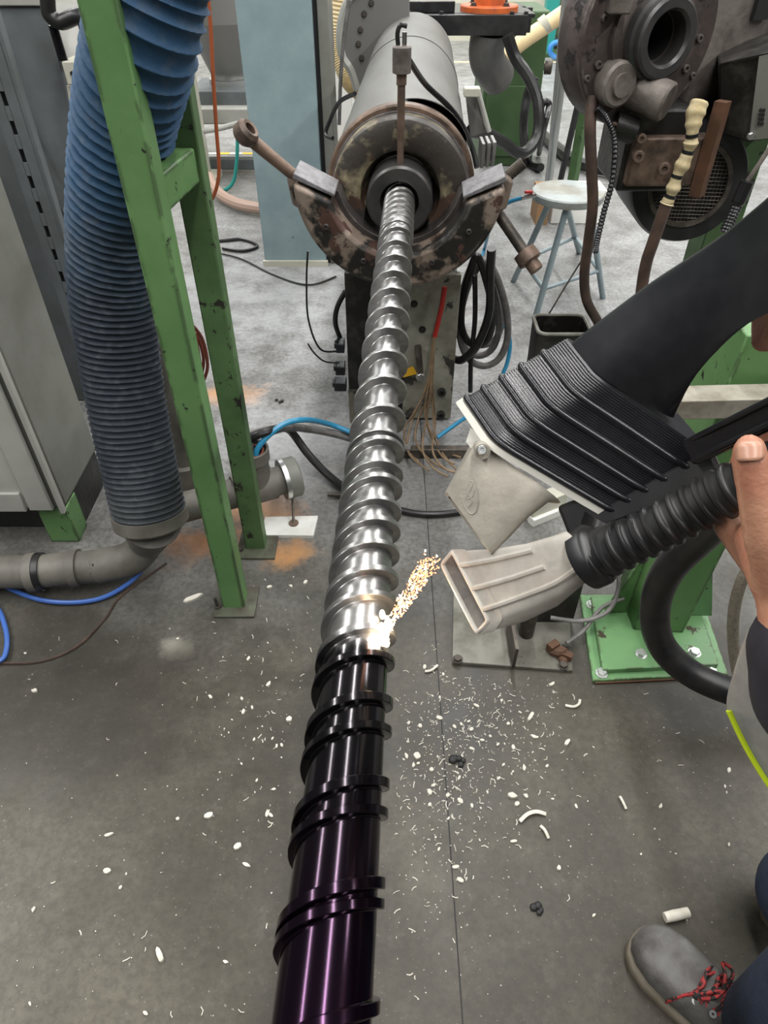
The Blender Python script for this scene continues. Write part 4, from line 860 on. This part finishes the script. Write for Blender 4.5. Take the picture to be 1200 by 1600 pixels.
for t in [.05 + .022 * k for k in range(43)]:
    if min(abs(t - x) for x in (.03, .20, .38, .57, .78)) > .03: grv.tube(rsec(qat(t), 1.001), .0007, 4, True)
o = obj('fine_grooves', grv, 'black_plastic', tool); o['kind'] = 'stuff'
d1 = quad((884, 524, .650), (930, 586, .612), (1066, 664, .600))
d2 = quad((1000, 437, .60), (1046, 500, .565), (1096, 598, .558)); d3 = quad((1110, 366, .545), (1152, 424, .512), (1160, 528, .512))
d4 = quad((1200, 292, .49), (1242, 350, .462), (1230, 490, .470)); d5 = quad((1310, 190, .44), (1340, 250, .42), (1335, 420, .43)); d6 = quad((1420, 100, .41), (1440, 150, .39), (1435, 300, .40))
cols = list(zip(d1, d2, d3, d4, d5, d6)); paths = [spline(list(c_), 5) for c_ in cols]
secs = [rquad([paths[j][i] for j in range(4)], .30) for i in range(len(paths[0]))]
obj('handle_duct', MB().loft(secs), 'black_plastic', tool, smooth=60)
# flange plate between the hood and the upper nozzle
dirn = (sum(q0, V((0, 0, 0))) - sum(q1, V((0, 0, 0)))).normalized()
fq = grow(q0, 1.02)
obj('flange_plate', MB().loft([rquad([p + dirn * .001 for p in fq], .16), rquad([p + dirn * .008 for p in fq], .16)]), 'pale_flange', tool, smooth=40, label='pale metal flange plate')
# upper nozzle
def nsec(p1, p2, th, rad):
    A, Bq = K(*p1), K(*p2); f_ = V((0, CP, -SP)) * th
    w_ = (Bq - A).normalized(); 
    return rquad([A, Bq, Bq + f_, A + f_], rad)
RD = (.05, .46, .40, .10)
ns_ = [nsec((745, 688, .672), (886, 786, .645), .062, RD), nsec((738, 700, .672), (868, 784, .645), .060, RD), nsec((724, 724, .676), (832, 810, .650), .050, RD), nsec((711, 748, .682), (800, 842, .660), .038, RD), nsec((698, 769, .690), (770, 868, .669), .026, (.05, .4, .4, .1))]
inn = [[lerp(p, sum(s_, V((0, 0, 0))) / len(s_), .16) for p in s_] for s_ in (ns_[4], ns_[3], ns_[2])]
obj('upper_nozzle', MB().loft(ns_ + inn), 'dull_aluminium', tool, smooth=50, label='cast aluminium suction nozzle with an oval emblem')
obj('nozzle_lug', MB().tube([K(752, 700, .668), K(754, 706, .655)], .0078, 16), 'dull_aluminium', tool); bolt(tool, K(753, 703, .650), K(753, 703, .55) - K(753, 703, .65), .0045, 'zinc', False)
obj('bracket_tab', MB().hexa([K(728, 690, .69), K(748, 716, .68), K(748, 716, .684), K(728, 690, .694), K(735, 668, .69), K(762, 690, .675), K(762, 690, .679), K(735, 668, .694)]), 'pale_flange', tool)
em = MB()
e1_, e2_, e3_ = K(738, 700, .672), K(698, 769, .690), lerp(K(698, 769, .690), K(770, 868, .669), .5)
en_ = (e2_ - e1_).cross(e3_ - e1_).normalized()
if en_.dot(V((0, 0, H)) - e1_) < 0: en_ = -en_
def ef(a, b_):                          # emblem coordinates on the flat nozzle face
    d_ = K(734 + a, 770 + b_, 1.0) - V((0, 0, H)); o_ = V((0, 0, H)); t_ = (e1_ - o_).dot(en_) / d_.dot(en_)
    return o_ + d_ * t_ + en_ * .0007
el = []
for k in range(32):
    t = 2 * pi * k / 32; x_, y_ = 13 * cos(t), 33 * sin(t); el.append(ef(x_ + y_ * .12, y_))
em.tube(el, .0007, 6, True); em.tube(spline([ef(-7, -4), ef(2, -18), ef(6, -14), ef(-1, 0), ef(-6, 10), ef(4, 6), ef(8, -4)], 5), .0007, 6); em.tube(spline([ef(-8, 0), ef(-2, 2), ef(4, 14), ef(-2, 22)], 5), .0007, 6)
obj('emblem', em, 'dull_aluminium', tool)
# lower nozzle
def sup(c, w_, h_, n, m=40):
    out = []
    for k in range(m):
        t = 2 * pi * k / m; a, b_ = cos(t), sin(t)
        out.append(c + w_ * (abs(a) ** (2 / n) * (1 if a >= 0 else -1)) + h_ * (abs(b_) ** (2 / n) * (1 if b_ >= 0 else -1)))
    return out
def sec4(m1, m2, m3, m4, n):
    a, b_, c_, d_ = K(*m1), K(*m2), K(*m3), K(*m4); ce = (a + b_ + c_ + d_) / 4
    return (ce, ((c_ + d_) - (a + b_)) / 4, ((b_ + c_) - (a + d_)) / 4, n)
lsec = [sec4((690, 879, .725), (707, 861, .712), (766, 968, .690), (745, 994, .702), 12),
        sec4((712, 882, .722), (727, 858, .700), (785, 962, .678), (770, 990, .694), 8),
        sec4((760, 885, .715), (772, 852, .676), (828, 944, .656), (822, 978, .686), 5.5),
        sec4((815, 876, .700), (822, 842, .648), (876, 922, .630), (872, 956, .668), 4),
        sec4((862, 860, .680), (862, 828, .622), (916, 892, .606), (908, 926, .652), 2.8),
        sec4((880, 848, .672), (880, 820, .614), (932, 884, .598), (926, 912, .644), 2.3)]
outer = [sup(c_, w_, h_, n) for c_, w_, h_, n in lsec]
def shr(i, f_, g=None):
    c_, w_, h_, n = lsec[i]; return sup(c_, w_ * f_, h_ * (g or f_), n)
inner = [shr(0, .93, .80), shr(1, .92, .82), shr(2, .9, .84), shr(3, .85)]
obj('lower_nozzle', MB().loft(list(reversed(outer)) + inner), 'cast_aluminium', tool, smooth=40, label='cast aluminium flat nozzle with a rectangular mouth')
obj('mouth_lining', MB().loft([shr(0, .925, .79), shr(1, .915, .81), shr(2, .895, .83), shr(3, .84)], False, True), 'mouth_dark', tool)
obj('mouth_rim', MB().tube(shr(0, .97, .92), .0026, 8, True), 'cast_aluminium', tool)
def top(i, f_, lift=1.0):
    c_, w_, h_, n = lsec[i]; a = f_; b_ = (1 - abs(a) ** n) ** (1 / n); return c_ + w_ * a + h_ * b_ * lift
for f_ in (-.55, .10, .68):
    obj('rib', MB().tube(spline([top(i, f_ * (1 - .0 * i), 1.0) for i in range(0, 5 if f_ == .68 else 4)], 6), .0032, 8), 'cast_aluminium', tool)
obj('rim_band', MB().loft([shr(0, 1.03, 1.1), shr(1, 1.03, 1.06), shr(1, .99, .99), shr(0, .99, .99)], ring=True), 'cast_aluminium', tool, smooth=40)
# adaptor, hose, bar
ha, hb = K(918, 872, .626), K(945, 846, .605)
dh_ = (K(1140, 766, .538) - ha).normalized()
obj('adaptor', MB().lathe(ha, dh_, [(-.002, .022), (-.002, .0295), (.010, .0295), (.014, .027), (.018, .022), (.04, .020)], 36), 'black_rubber', tool)
obj('adaptor_neck', MB().loft([rquad(quad((905, 812, .655), (925, 845, .615), (960, 870, .60)), .2), rquad(quad((900, 790, .66), (935, 812, .625), (985, 840, .61)), .2)]), 'black_rubber', tool)
n = 170; hs, he_ = K(932, 874, .614), K(1140, 766, .538); he2 = K(1330, 680, .47)
pth = [lerp(hs, he_, i / 140) for i in range(141)]; pth = spline([hs, lerp(hs, he_, .5), he_, he2, K(1450, 640, .43)], 70)
rad = []; ph = 0
for i, p in enumerate(pth):
    if i: ph += (p - pth[i - 1]).length / .0118
    f_ = ph % 1.0; rad.append(.0186 + (.0030 if f_ < .3 else (.0032 * max(0, 1 - (f_ - .3) / .12) if f_ < .42 else (.0 if f_ < .9 else .0032 * (f_ - .9) / .1))))
obj('corrugated_hose', MB().tube(pth, rad, 36), 'black_rubber', tool, smooth=50)
def bar4(p, q, w_, h_, up):
    d = (q - p).normalized(); s_ = d.cross(up).normalized() * w_ / 2; u_ = s_.cross(d).normalized() * h_ / 2
    return MB().hexa([p - s_ - u_, p + s_ - u_, q + s_ - u_, q - s_ - u_, p - s_ + u_, p + s_ + u_, q + s_ + u_, q - s_ + u_])
toc = (V((0, 0, H)) - K(1100, 690, .55)).normalized()
obj('hood_skirt', bar4(K(884, 815, .668), K(1125, 728, .600), .034, .026, toc), 'black_rubber', tool, bevel=.004)
obj('guide_bar', bar4(K(1080, 706, .585), K(1300, 600, .47), .024, .016, toc), 'black_plastic', tool, bevel=.004)
for dv in (-17, 15): obj('guide_rail', bar4(K(1085, 702 + dv, .575), K(1300, 598 + dv * 1.25, .460), .006, .012, toc), 'black_plastic', tool, bevel=.002)

# ------------------------------------------------------------------ sparks where the tool works
hot = O + AX * .487 + E(radians(40)) * .042
sp = thing('spark_spray', 'bright glowing hot spot and spray of orange sparks on the screw', 'sparks', hot)
mb = MB(); rnd = random.Random(11)
for i in range(26):
    t = rnd.uniform(-1, 1); p = O + AX * (.487 + .021 * t) + E(radians(42 + rnd.uniform(-9, 9))) * (.041 + rnd.uniform(0, .004)); mb.ball(p, rnd.uniform(.0025, .0062) * (1 - .4 * abs(t)), 8, 6, (1, 1.5, .8))
obj('hot_spot', mb, 'spark_white', sp)
sd = K(676, 872, .70) - hot; L_ = sd.length; sdn = sd.normalized(); xx, yy = frame(sdn)
mb = MB(); mw = MB()
for i in range(620):
    t = rnd.random() ** .85; rr_ = .0045 + .007 * t; a = rnd.uniform(0, 2 * pi); q = sqrt(rnd.random()) * rr_
    p = hot + sdn * (L_ * t) + (xx * cos(a) + yy * sin(a)) * q
    d = (sdn + V((rnd.gauss(0, .5), rnd.gauss(0, .5), rnd.gauss(0, .5)))).normalized(); ln = rnd.uniform(.0008, .0028)
    (mw if rnd.random() < .30 - .22 * t else mb).tube([p, p + d * ln], rnd.uniform(.00035, .0008), 4)
o = obj('spark_trail', mb, 'spark_orange', sp, smooth=0); o['kind'] = 'stuff'
o = obj('bright_sparks', mw, 'spark_white', sp, smooth=0); o['kind'] = 'stuff'
pl = bpy.data.lights.new('spark_light', 'POINT'); pl.energy = 0.8; pl.color = (1, .75, .5); pl.shadow_soft_size = .012
plo = bpy.data.objects.new('spark_light', pl); COL.objects.link(plo); plo.location = hot + E(radians(40)) * .016

# ------------------------------------------------------------------ the person
pe = thing('person', 'person in dark workwear at the right edge holding the black tool', 'person', (.70, .35, 0))
def remesh(o, vox, sm=6):
    r = o.modifiers.new('remesh', 'REMESH'); r.mode = 'VOXEL'; r.voxel_size = vox; r.use_smooth_shade = True
    s_ = o.modifiers.new('smooth', 'SMOOTH'); s_.iterations = sm; s_.factor = .5
    return o
neck = V((.79, .29, 1.40)); head = V((.755, .335, 1.60)); pel = V((.79, .32, .93)); che = V((.80, .30, 1.22))
lsh = V((.645, .175, 1.345)); rsh = V((.925, .385, 1.36))
lel = V((.47, .16, 1.03)); lwr = K(1250, 985, .495)
rel = V((.66, .60, 1.10)); rwr = K(1345, 520, .49)
lft, rft = V((.615, .275, .09)), V((.815, .48, .09))
lkn, rkn = V((.655, .285, .50)), V((.87, .47, .50)); lhp, rhp = pel + V((-.08, -.06, -.03)), pel + V((.08, .06, -.03))
b = MB()
for p, q, r1, r2 in ((pel, che, .125, .135), (che, neck - V((0, 0, .06)), .13, .09), (neck - V((0, 0, .06)), head - V((0, 0, .07)), .06, .055), (lsh, rsh, .06, .06),
                     (lsh, lel, .05, .042), (lel, lwr, .042, .027), (rsh, rel, .05, .042), (rel, rwr, .042, .027), (lhp, lkn, .085, .06), (lkn, lft, .058, .04), (rhp, rkn, .085, .06), (rkn, rft, .058, .04),
                     (lft, lft + V((-.10, .13, -.05)), .04, .035), (rft, rft + V((.11, .06, -.05)), .04, .035)):
    b.capsule(p, q, r1, r2)
fw = V((-.6, .8, -.25)).normalized(); rt = fw.cross(UP).normalized(); hu = rt.cross(fw)
b.ball(head, .1, 20, 14, (.82, .95, 1.12)); b.capsule(head + fw * .03 - hu * .06, head + fw * .055 - hu * .085, .055, .04)
b.capsule(head + fw * .095 + hu * .01, head + fw * .115 - hu * .025, .009, .014); b.capsule(head + fw * .085 - hu * .055 - rt * .02, head + fw * .085 - hu * .055 + rt * .02, .009, .009)
b.capsule(head + fw * .082 + hu * .03 - rt * .035, head + fw * .082 + hu * .03 + rt * .035, .012, .012)
for s_ in (-1, 1): b.capsule(head + rt * s_ * .083 + hu * .015, head + rt * s_ * .086 - hu * .025, .014, .01)
# left hand, palm up under the hose, thumb on top
def cap(a, c_, r1, r2): b.capsule(K(*a), K(*c_), r1, r2)
cap((1250, 985, .495), (1243, 930, .505), .027, .027)
for kx_ in ((1140, 820, .565), (1182, 808, .58), (1228, 800, .585), (1272, 800, .58)):
    cap((1243, 930, .508), kx_, .022, .0135)
cap((1225, 900, .505), (1185, 845, .53), .026, .018)
for (a, c_, d_, e_) in (((1140, 820, .565), (1152, 748, .598), (1172, 680, .590), (1178, 648, .565)), ((1182, 808, .58), (1192, 735, .605), (1208, 665, .592), (1212, 632, .567)),
                        ((1228, 800, .585), (1238, 728, .605), (1250, 655, .592), (1252, 622, .565)), ((1272, 800, .58), (1280, 730, .6), (1290, 665, .587), (1292, 635, .562))):
    cap(a, c_, .0125, .0108); cap(c_, d_, .0108, .0098); cap(d_, e_, .0098, .0086)
cap((1232, 925, .50), (1198, 838, .478), .021, .0158); cap((1198, 838, .478), (1181, 765, .468), .0155, .0128); cap((1181, 765, .468), (1172, 716, .462), .0126, .0124); cap((1172, 716, .462), (1171, 701, .461), .0122, .0108)
# right hand gripping the duct
cap((1345, 520, .49), (1295, 515, .50), .027, .024)
for k, (v0) in enumerate((478, 496, 514, 532)):
    cap((1295, 515, .50), (1255, v0, .515), .018, .0125); cap((1255, v0, .515), (1218, v0 - 1, .53), .0115, .0105); cap((1218, v0 - 1, .53), (1190, v0 + 2, .55), .0102, .0088)
cap((1295, 515, .50), (1262, 480, .458), .016, .013); cap((1262, 480, .458), (1235, 430, .452), .0125, .011)
body = obj('body', b, 'skin', pe, smooth=0); remesh(body, .0042, 5)
# thumb nail
nl = []
tn = (V((0, 0, H)) - K(1171, 705, .46)).normalized()
na, nb = K(1171, 689, .4505), K(1172, 720, .4488); nx = (nb - na).normalized().cross(tn)
for i in range(7):
    t = i / 6; hw = .0087 * (.72 if i == 0 else (.9 if i == 1 else (1.0 if i < 6 else .8)))
    nl.append([lerp(na, nb, t) + nx * hw * x_ - tn * (.0035 * x_ * x_ + (.002 if i == 0 else 0)) for x_ in (-1, -.66, -.33, 0, .33, .66, 1)])
mbn = MB(); vs_ = [p for r_ in nl for p in r_]; mbn.add(vs_, [(i * 7 + j, i * 7 + j + 1, (i + 1) * 7 + j + 1, (i + 1) * 7 + j) for i in range(6) for j in range(6)])
no = obj('thumb_nail', mbn, 'nail', pe, smooth=60); so = no.modifiers.new('s', 'SOLIDIFY'); so.thickness = .0012; so.offset = 0
h_ = MB().ball(head + hu * .02 - fw * .012, .105, 20, 14, (.86, .95, 1.08)); hh = obj('hair', h_, 'hair', pe)
# jacket
jk = MB()
s1, s2, s3 = K(1270, 1020, .500), K(1298, 1085, .505), V((.41, .20, 1.03))
for p, q, r1, r2 in ((pel + V((0, 0, -.02)), che, .165, .165), (che, neck - V((0, 0, .05)), .16, .10), (lsh, rsh, .085, .085), (lsh, lel, .075, .068), (lel, s3, .066, .06), (s3, s2, .060, .056), (s2, s1, .056, .046), (rsh, rel, .075, .062), (rel, lerp(rel, rwr, .72), .062, .045)):
    jk.capsule(p, q, r1, r2)
remesh(obj('jacket', jk, 'navy_cloth', pe, smooth=0), .009, 8)
# jacket hem hanging open: grey reflective strip edged in yellow
hem = [(1172, 985, .60), (1150, 1050, .61), (1139, 1110, .62), (1165, 1165, .62), (1202, 1226, .615), (1260, 1300, .60)]
far = [(1300, 960, .56), (1300, 1040, .57), (1300, 1110, .57), (1310, 1180, .57), (1330, 1250, .57), (1360, 1320, .57)]
secs = []
for a, c_ in zip(spline([K(*x_) for x_ in hem], 6), spline([K(*x_) for x_ in far], 6)):
    nrm_ = V((0, CP, -SP)) * .004; secs.append([a, lerp(a, c_, .5) - V((0, 0, -.01)), c_, c_ + nrm_, lerp(a, c_, .5) + nrm_ - V((0, 0, -.01)), a + nrm_])
fl_ = obj('jacket_flap', MB().loft(secs), 'reflective', pe, smooth=60, label='grey reflective jacket flap')
ed = spline([K(*x_) for x_ in hem[2:]], 8); obj('yellow_piping', MB().tube(ed, .0028, 8), 'hi_vis', fl_, label='fluorescent yellow edge')
# trousers
tr = MB()
for p, q, r1, r2 in ((pel + V((0, 0, .06)), pel - V((0, 0, .08)), .15, .15), (lhp, lkn, .11, .088), (lkn, lft + V((.012, -.016, .06)), .088, .078), (rhp, rkn, .11, .09), (rkn, rft + V((-.01, -.01, .02)), .095, .098)):
    tr.capsule(p, q, r1, r2)
remesh(obj('trousers', tr, 'trouser_cloth', pe, smooth=0), .008, 8)
# boots
def boot(toe, heel, nm):
    d = (toe - heel); Lb = d.length; d.normalize(); sd_ = V((d.y, -d.x, 0))
    def ring(t, hw, z0, z1, n=4.0, m=28):
        out = []
        for k in range(m):
            a = 2 * pi * k / m; ca, sa = cos(a), sin(a)
            out.append(heel + d * (Lb * t) + sd_ * hw * (abs(ca) ** (2 / n)) * (1 if ca >= 0 else -1) + UP * ((z0 + z1) / 2 + (z1 - z0) / 2 * (abs(sa) ** (2 / (n if sa < 0 else 2.2))) * (1 if sa >= 0 else -1)))
        return out
    up = [ring(.02, .022, .025, .10), ring(.06, .034, .025, .13), ring(.2, .040, .025, .155), ring(.36, .042, .025, .15), ring(.5, .045, .025, .125), ring(.65, .051, .025, .10), ring(.78, .053, .025, .088), ring(.88, .047, .025, .078), ring(.95, .034, .025, .064), ring(.985, .016, .026, .046)]
    bo = obj(nm, MB().loft(up), 'boot_leather', pe, smooth=60)
    so_ = []
    for z, e_ in ((0, 0), (.012, .003), (.026, .004), (.032, .0)):
        ring_ = []
        for t, hw in ((0, .026), (.03, .036), (.15, .042), (.35, .042), (.5, .046), (.65, .053), (.78, .056), (.88, .051), (.95, .039), (.99, .022), (1.0, .008)): ring_.append(heel + d * (Lb * t) + sd_ * (hw + e_) + UP * z)
        for t, hw in reversed(((0, .026), (.03, .036), (.15, .042), (.35, .042), (.5, .046), (.65, .053), (.78, .056), (.88, .051), (.95, .039), (.99, .022), (1.0, .008))): ring_.append(heel + d * (Lb * t) - sd_ * (hw + e_) + UP * z)
        so_.append(ring_)
    obj('sole', MB().loft(so_), 'boot_sole', bo, smooth=60)
    lc = MB()
    def bp_(t, x_, z): return heel + d * (Lb * t) + sd_ * x_ + UP * z
    for i, t in enumerate((.60, .54, .48)):
        z = interp(t, [.36, .5, .65], [.154, .129, .104])
        lc.tube(spline([bp_(t, -.034, z - .012), bp_(t - .02, -.012, z + .004), bp_(t + .01, .012, z + .004), bp_(t, .034, z - .012)], 5), .0030, 6); lc.tube(spline([bp_(t - .03, -.032, z - .008), bp_(t, .0, z + .006), bp_(t - .03, .032, z - .008)], 5), .0030, 6)
    for sgn in (-1, 1): lc.tube(spline([bp_(.5, 0, .135), bp_(.52, sgn * .03, .15), bp_(.58, sgn * .042, .125), bp_(.54, sgn * .02, .142), bp_(.5, 0, .136)], 5), .0030, 6)
    lc.tube(spline([bp_(.52, -.01, .134), bp_(.60, -.035, .105), bp_(.64, -.05, .07), bp_(.65, -.053, .045)], 5), .0030, 6)
    obj('laces', lc, 'lace', bo, label='red and black laces')
    for t in (.47, .56): obj('eyelet', MB().lathe(bp_(t, -.034, interp(t, [.36, .5, .65], [.15, .118, .09]) - .004), UP - sd_ * .8, [(0, .002), (0, .006), (.004, .006), (.004, .002)], 12, False, False, True), 'zinc', bo)
tvec = V((-.175, .235, 0)).normalized()
boot(PZ(985, 1452, .03) * V((1, 1, 0)) if False else V((PZ(992, 1456, .03).x, PZ(992, 1456, .03).y, 0)), V((PZ(992, 1456, .03).x, PZ(992, 1456, .03).y, 0)) - tvec * .30, 'boot')
boot(V((.815, .48, 0)) + V((.19, .11, 0)), V((.815, .48, 0)) + V((-.055, -.035, 0)), 'boot')

# ------------------------------------------------------------------ debris on the floor
rnd = random.Random(21)
def chipmesh(lx, ly, lz, seed, curl=0.0):
    r = random.Random(seed); n = 8; top, botm = [], []
    for k in range(n):
        a = 2 * pi * k / n; q = r.uniform(.75, 1.1); x_, y_ = lx / 2 * cos(a) * q, ly / 2 * sin(a) * q
        z = curl * x_ * x_ / (lx * lx / 4)
        botm.append(V((x_, y_, z))); top.append(V((x_ * .92, y_ * .92, z + lz * r.uniform(.7, 1.1))))
    return MB().loft([botm, top])
def strip(pts, wid, th):
    P = spline(pts, 5); secs = []
    for i, p in enumerate(P):
        d = (P[min(i + 1, len(P) - 1)] - P[max(i - 1, 0)]).normalized(); s_ = d.cross(UP).normalized() * wid / 2
        secs.append([p - s_, p + s_, p + s_ + UP * th, p - s_ + UP * th])
    return MB().loft(secs)
def big(name, label, cat, mb, m_, base): return tag(obj(name, mb, m_, base=base, smooth=40), label, cat)
def chip_at(u, v, lx, ly, lz, rot, label, m_='chip_white', seed=0):
    p = PZ(u, v, 0); mb = chipmesh(lx, ly, lz, seed + int(u)); R_ = Matrix.Rotation(rot, 3, 'Z'); mb.v = [R_ @ q + p for q in mb.v]; return big('plastic_chip', label, 'chip', mb, m_, p)
chip_at(302, 935, .058, .02, .008, .5, 'white flat scrap on floor between drain pipe and green post')
chip_at(250, 1492, .035, .013, .007, -1.0, 'white sliver on the lower left floor'); chip_at(372, 1323, .02, .014, .007, .4, 'white crumb left of the dark screw end, beside a smaller one')
chip_at(326, 1275, .026, .014, .006, .3, 'white crumb on the open floor left of the screw'); chip_at(170, 1305, .024, .009, .005, .3, 'small white flake on the left floor')
chip_at(168, 1361, .018, .013, .005, 0, 'small pale lump low on the left floor'); chip_at(55, 1080, .018, .012, .006, 0, 'lone white pellet near the left edge of the floor')
chip_at(385, 1352, .022, .008, .005, -.4, 'small white splinter nearest the dark screw end'); chip_at(452, 1125, .016, .016, .008, 0, 'white pellet close beside the screw on its left')
chip_at(829, 1120, .034, .011, .007, 1.0, 'thick white chip below the grey steel floor plate'); chip_at(886, 1161, .026, .011, .007, .9, 'white chip right of centre on the open floor')
chip_at(800, 1244, .026, .016, .008, -.3, 'chunky white chip above the curled strip'); chip_at(652, 1182, .018, .02, .007, .5, 'white chip close beside the screw on its right')
chip_at(862, 1070, .022, .009, .006, .6, 'small white chip in front of the floor plate corner'); chip_at(834, 1152, .02, .008, .005, -.5, 'narrow white chip in the middle of the shavings'); chip_at(873, 1357, .010, .012, .006, 0, 'white pellet on the floor above the black lump')
p = PZ(1056, 1433); big('plastic_roll', 'white rolled-up plastic scrap on floor beyond the boot toe', 'scrap', MB().lathe(p + V((-.026, -.004, .010)), V((1, .18, .04)), [(0, .004), (0, .0095), (.02, .0105), (.05, .0095), (.052, .004)], 14), 'chip_white', p)
p = PZ(830, 1275); big('plastic_curl', 'long white curled plastic strip on the right floor', 'scrap', strip([PZ(812, 1284, .002), PZ(824, 1273, .006), PZ(838, 1269, .006), PZ(853, 1273, .002)], .008, .004), 'chip_white', p)
p = PZ(850, 1300); big('plastic_curl', 'short bent white strip just below the curled strip', 'scrap', strip([PZ(844, 1291, .002), PZ(851, 1298, .004), PZ(857, 1311, .002)], .006, .004), 'chip_white', p)
p = PZ(900, 1100); big('plastic_curl', 'hooked white strip on floor before the green base plate', 'scrap', strip([PZ(883, 1103, .002), PZ(896, 1105, .003), PZ(904, 1101, .004), PZ(906, 1094, .002)], .006, .004), 'chip_white', p)
p = PZ(974, 1254); big('plastic_splinter', 'straight white splinter on the right floor', 'scrap', strip([PZ(968, 1245, .002), PZ(973, 1254, .003), PZ(978, 1265, .002)], .005, .004), 'chip_white', p)
p = PZ(673, 1046); big('plastic_curl', 'white bent strip on floor beside the lower nozzle mouth', 'scrap', strip([PZ(664, 1050, .002), PZ(674, 1048, .003), PZ(684, 1040, .004)], .006, .004), 'chip_white', p)
def lump(u, v, r, label):
    p = PZ(u, v, 0); q = random.Random(int(u)); mb = MB()
    for k in range(5): mb.ball(p + V((q.uniform(-r, r), q.uniform(-r, r) * .7, r * .3)), r * q.uniform(.4, .7), 8, 6, (1, 1, .6))
    big('black_lump', label, 'lump', mb, 'chip_black', p)
lump(714, 1190, .015, 'fuzzy black lump on floor right of the screw'); lump(839, 1421, .012, 'small black crumb on the lower right floor'); lump(437, 628, .014, 'black scrap on the pale floor left of the pedestal')
# countable smaller pellets, alike
_protos = [chipmesh(.011, .008, .004, 40 + k).mesh('pellet') for k in range(6)]
for me in _protos: me.materials.append(M['chip_white'])
def dens():
    k = rnd.random()
    if k < .45: return rnd.gauss(735, 70), rnd.gauss(1150, 70)
    if k < .72: return rnd.gauss(440, 70), rnd.gauss(1080, 110)
    if k < .85: return rnd.uniform(620, 1150), rnd.uniform(1080, 1560)
    return rnd.uniform(0, 560), rnd.uniform(980, 1590)
scr_l = lambda v: lerp(428, 600, (1480 - v) / 1200)
cnt = 0
while cnt < 150:
    u, v = dens()
    if v < 900 or v > 1595 or u < 3 or u > 1150 or (scr_l(v) - 12 < u < 625) or (u > 700 and v < 1058) or (v > 1440 and u > 930): continue
    p = PZ(u, v, 0); o = bpy.data.objects.new('white_pellet', _protos[cnt % 6]); COL.objects.link(o); o.location = p; o.rotation_euler = (0, 0, rnd.uniform(0, 6)); s_ = .4 + 1.1 * rnd.random() ** 2; o.scale = (s_ * rnd.uniform(.8, 1.6), s_, s_)
    sx_, sy_ = ('left of the screw', 'left') if u < 600 else ('right of the screw', 'right')
    zn, far_ = ('near the dark screw end', 'near') if v > 1290 else (('beside the blackened length', 'middle') if v > 1110 else ('beside the bright sparks', 'far'))
    tag(o, 'tiny white plastic pellet on floor %s, %s' % (sx_, zn), 'pellet', 'white pellets %s, %s part' % (sx_, far_)); cnt += 1
mb = MB(); cnt = 0
while cnt < 1000:
    k = rnd.random()
    if k < .34: u, v = rnd.gauss(690, 55), rnd.gauss(1240, 120)
    elif k < .5: u, v = rnd.gauss(770, 55), rnd.gauss(1120, 45)
    else: u, v = dens()
    if v < 900 or v > 1598 or u < 3 or u > 1190 or (scr_l(v) - 8 < u < 618) or (u > 700 and v < 1056) or (v > 1440 and u > 930): continue
    p = PZ(u, v, .0008); a = rnd.uniform(0, pi); lg = rnd.random() > .72; ln = rnd.uniform(.006, .016) if lg else rnd.uniform(.0012, .0035)
    d = V((cos(a), sin(a), 0)) * ln / 2; s_ = V((-sin(a), cos(a), 0)) * rnd.uniform(.0005, .0011); bz = UP * rnd.uniform(.0006, .0015); bd = s_.normalized() * ln * rnd.uniform(-.28, .28)
    mb.loft([[p - d - s_, p - d + s_, p - d + s_ + bz, p - d - s_ + bz], [p + bd - s_, p + bd + s_, p + bd + s_ + bz, p + bd - s_ + bz], [p + d - s_, p + d + s_, p + d + s_ + bz, p + d - s_ + bz]]); cnt += 1
o = obj('plastic_shavings', mb, 'chip_white', smooth=0); tag(o, 'fine white plastic shavings strewn over the concrete floor', 'shavings', kind='stuff')
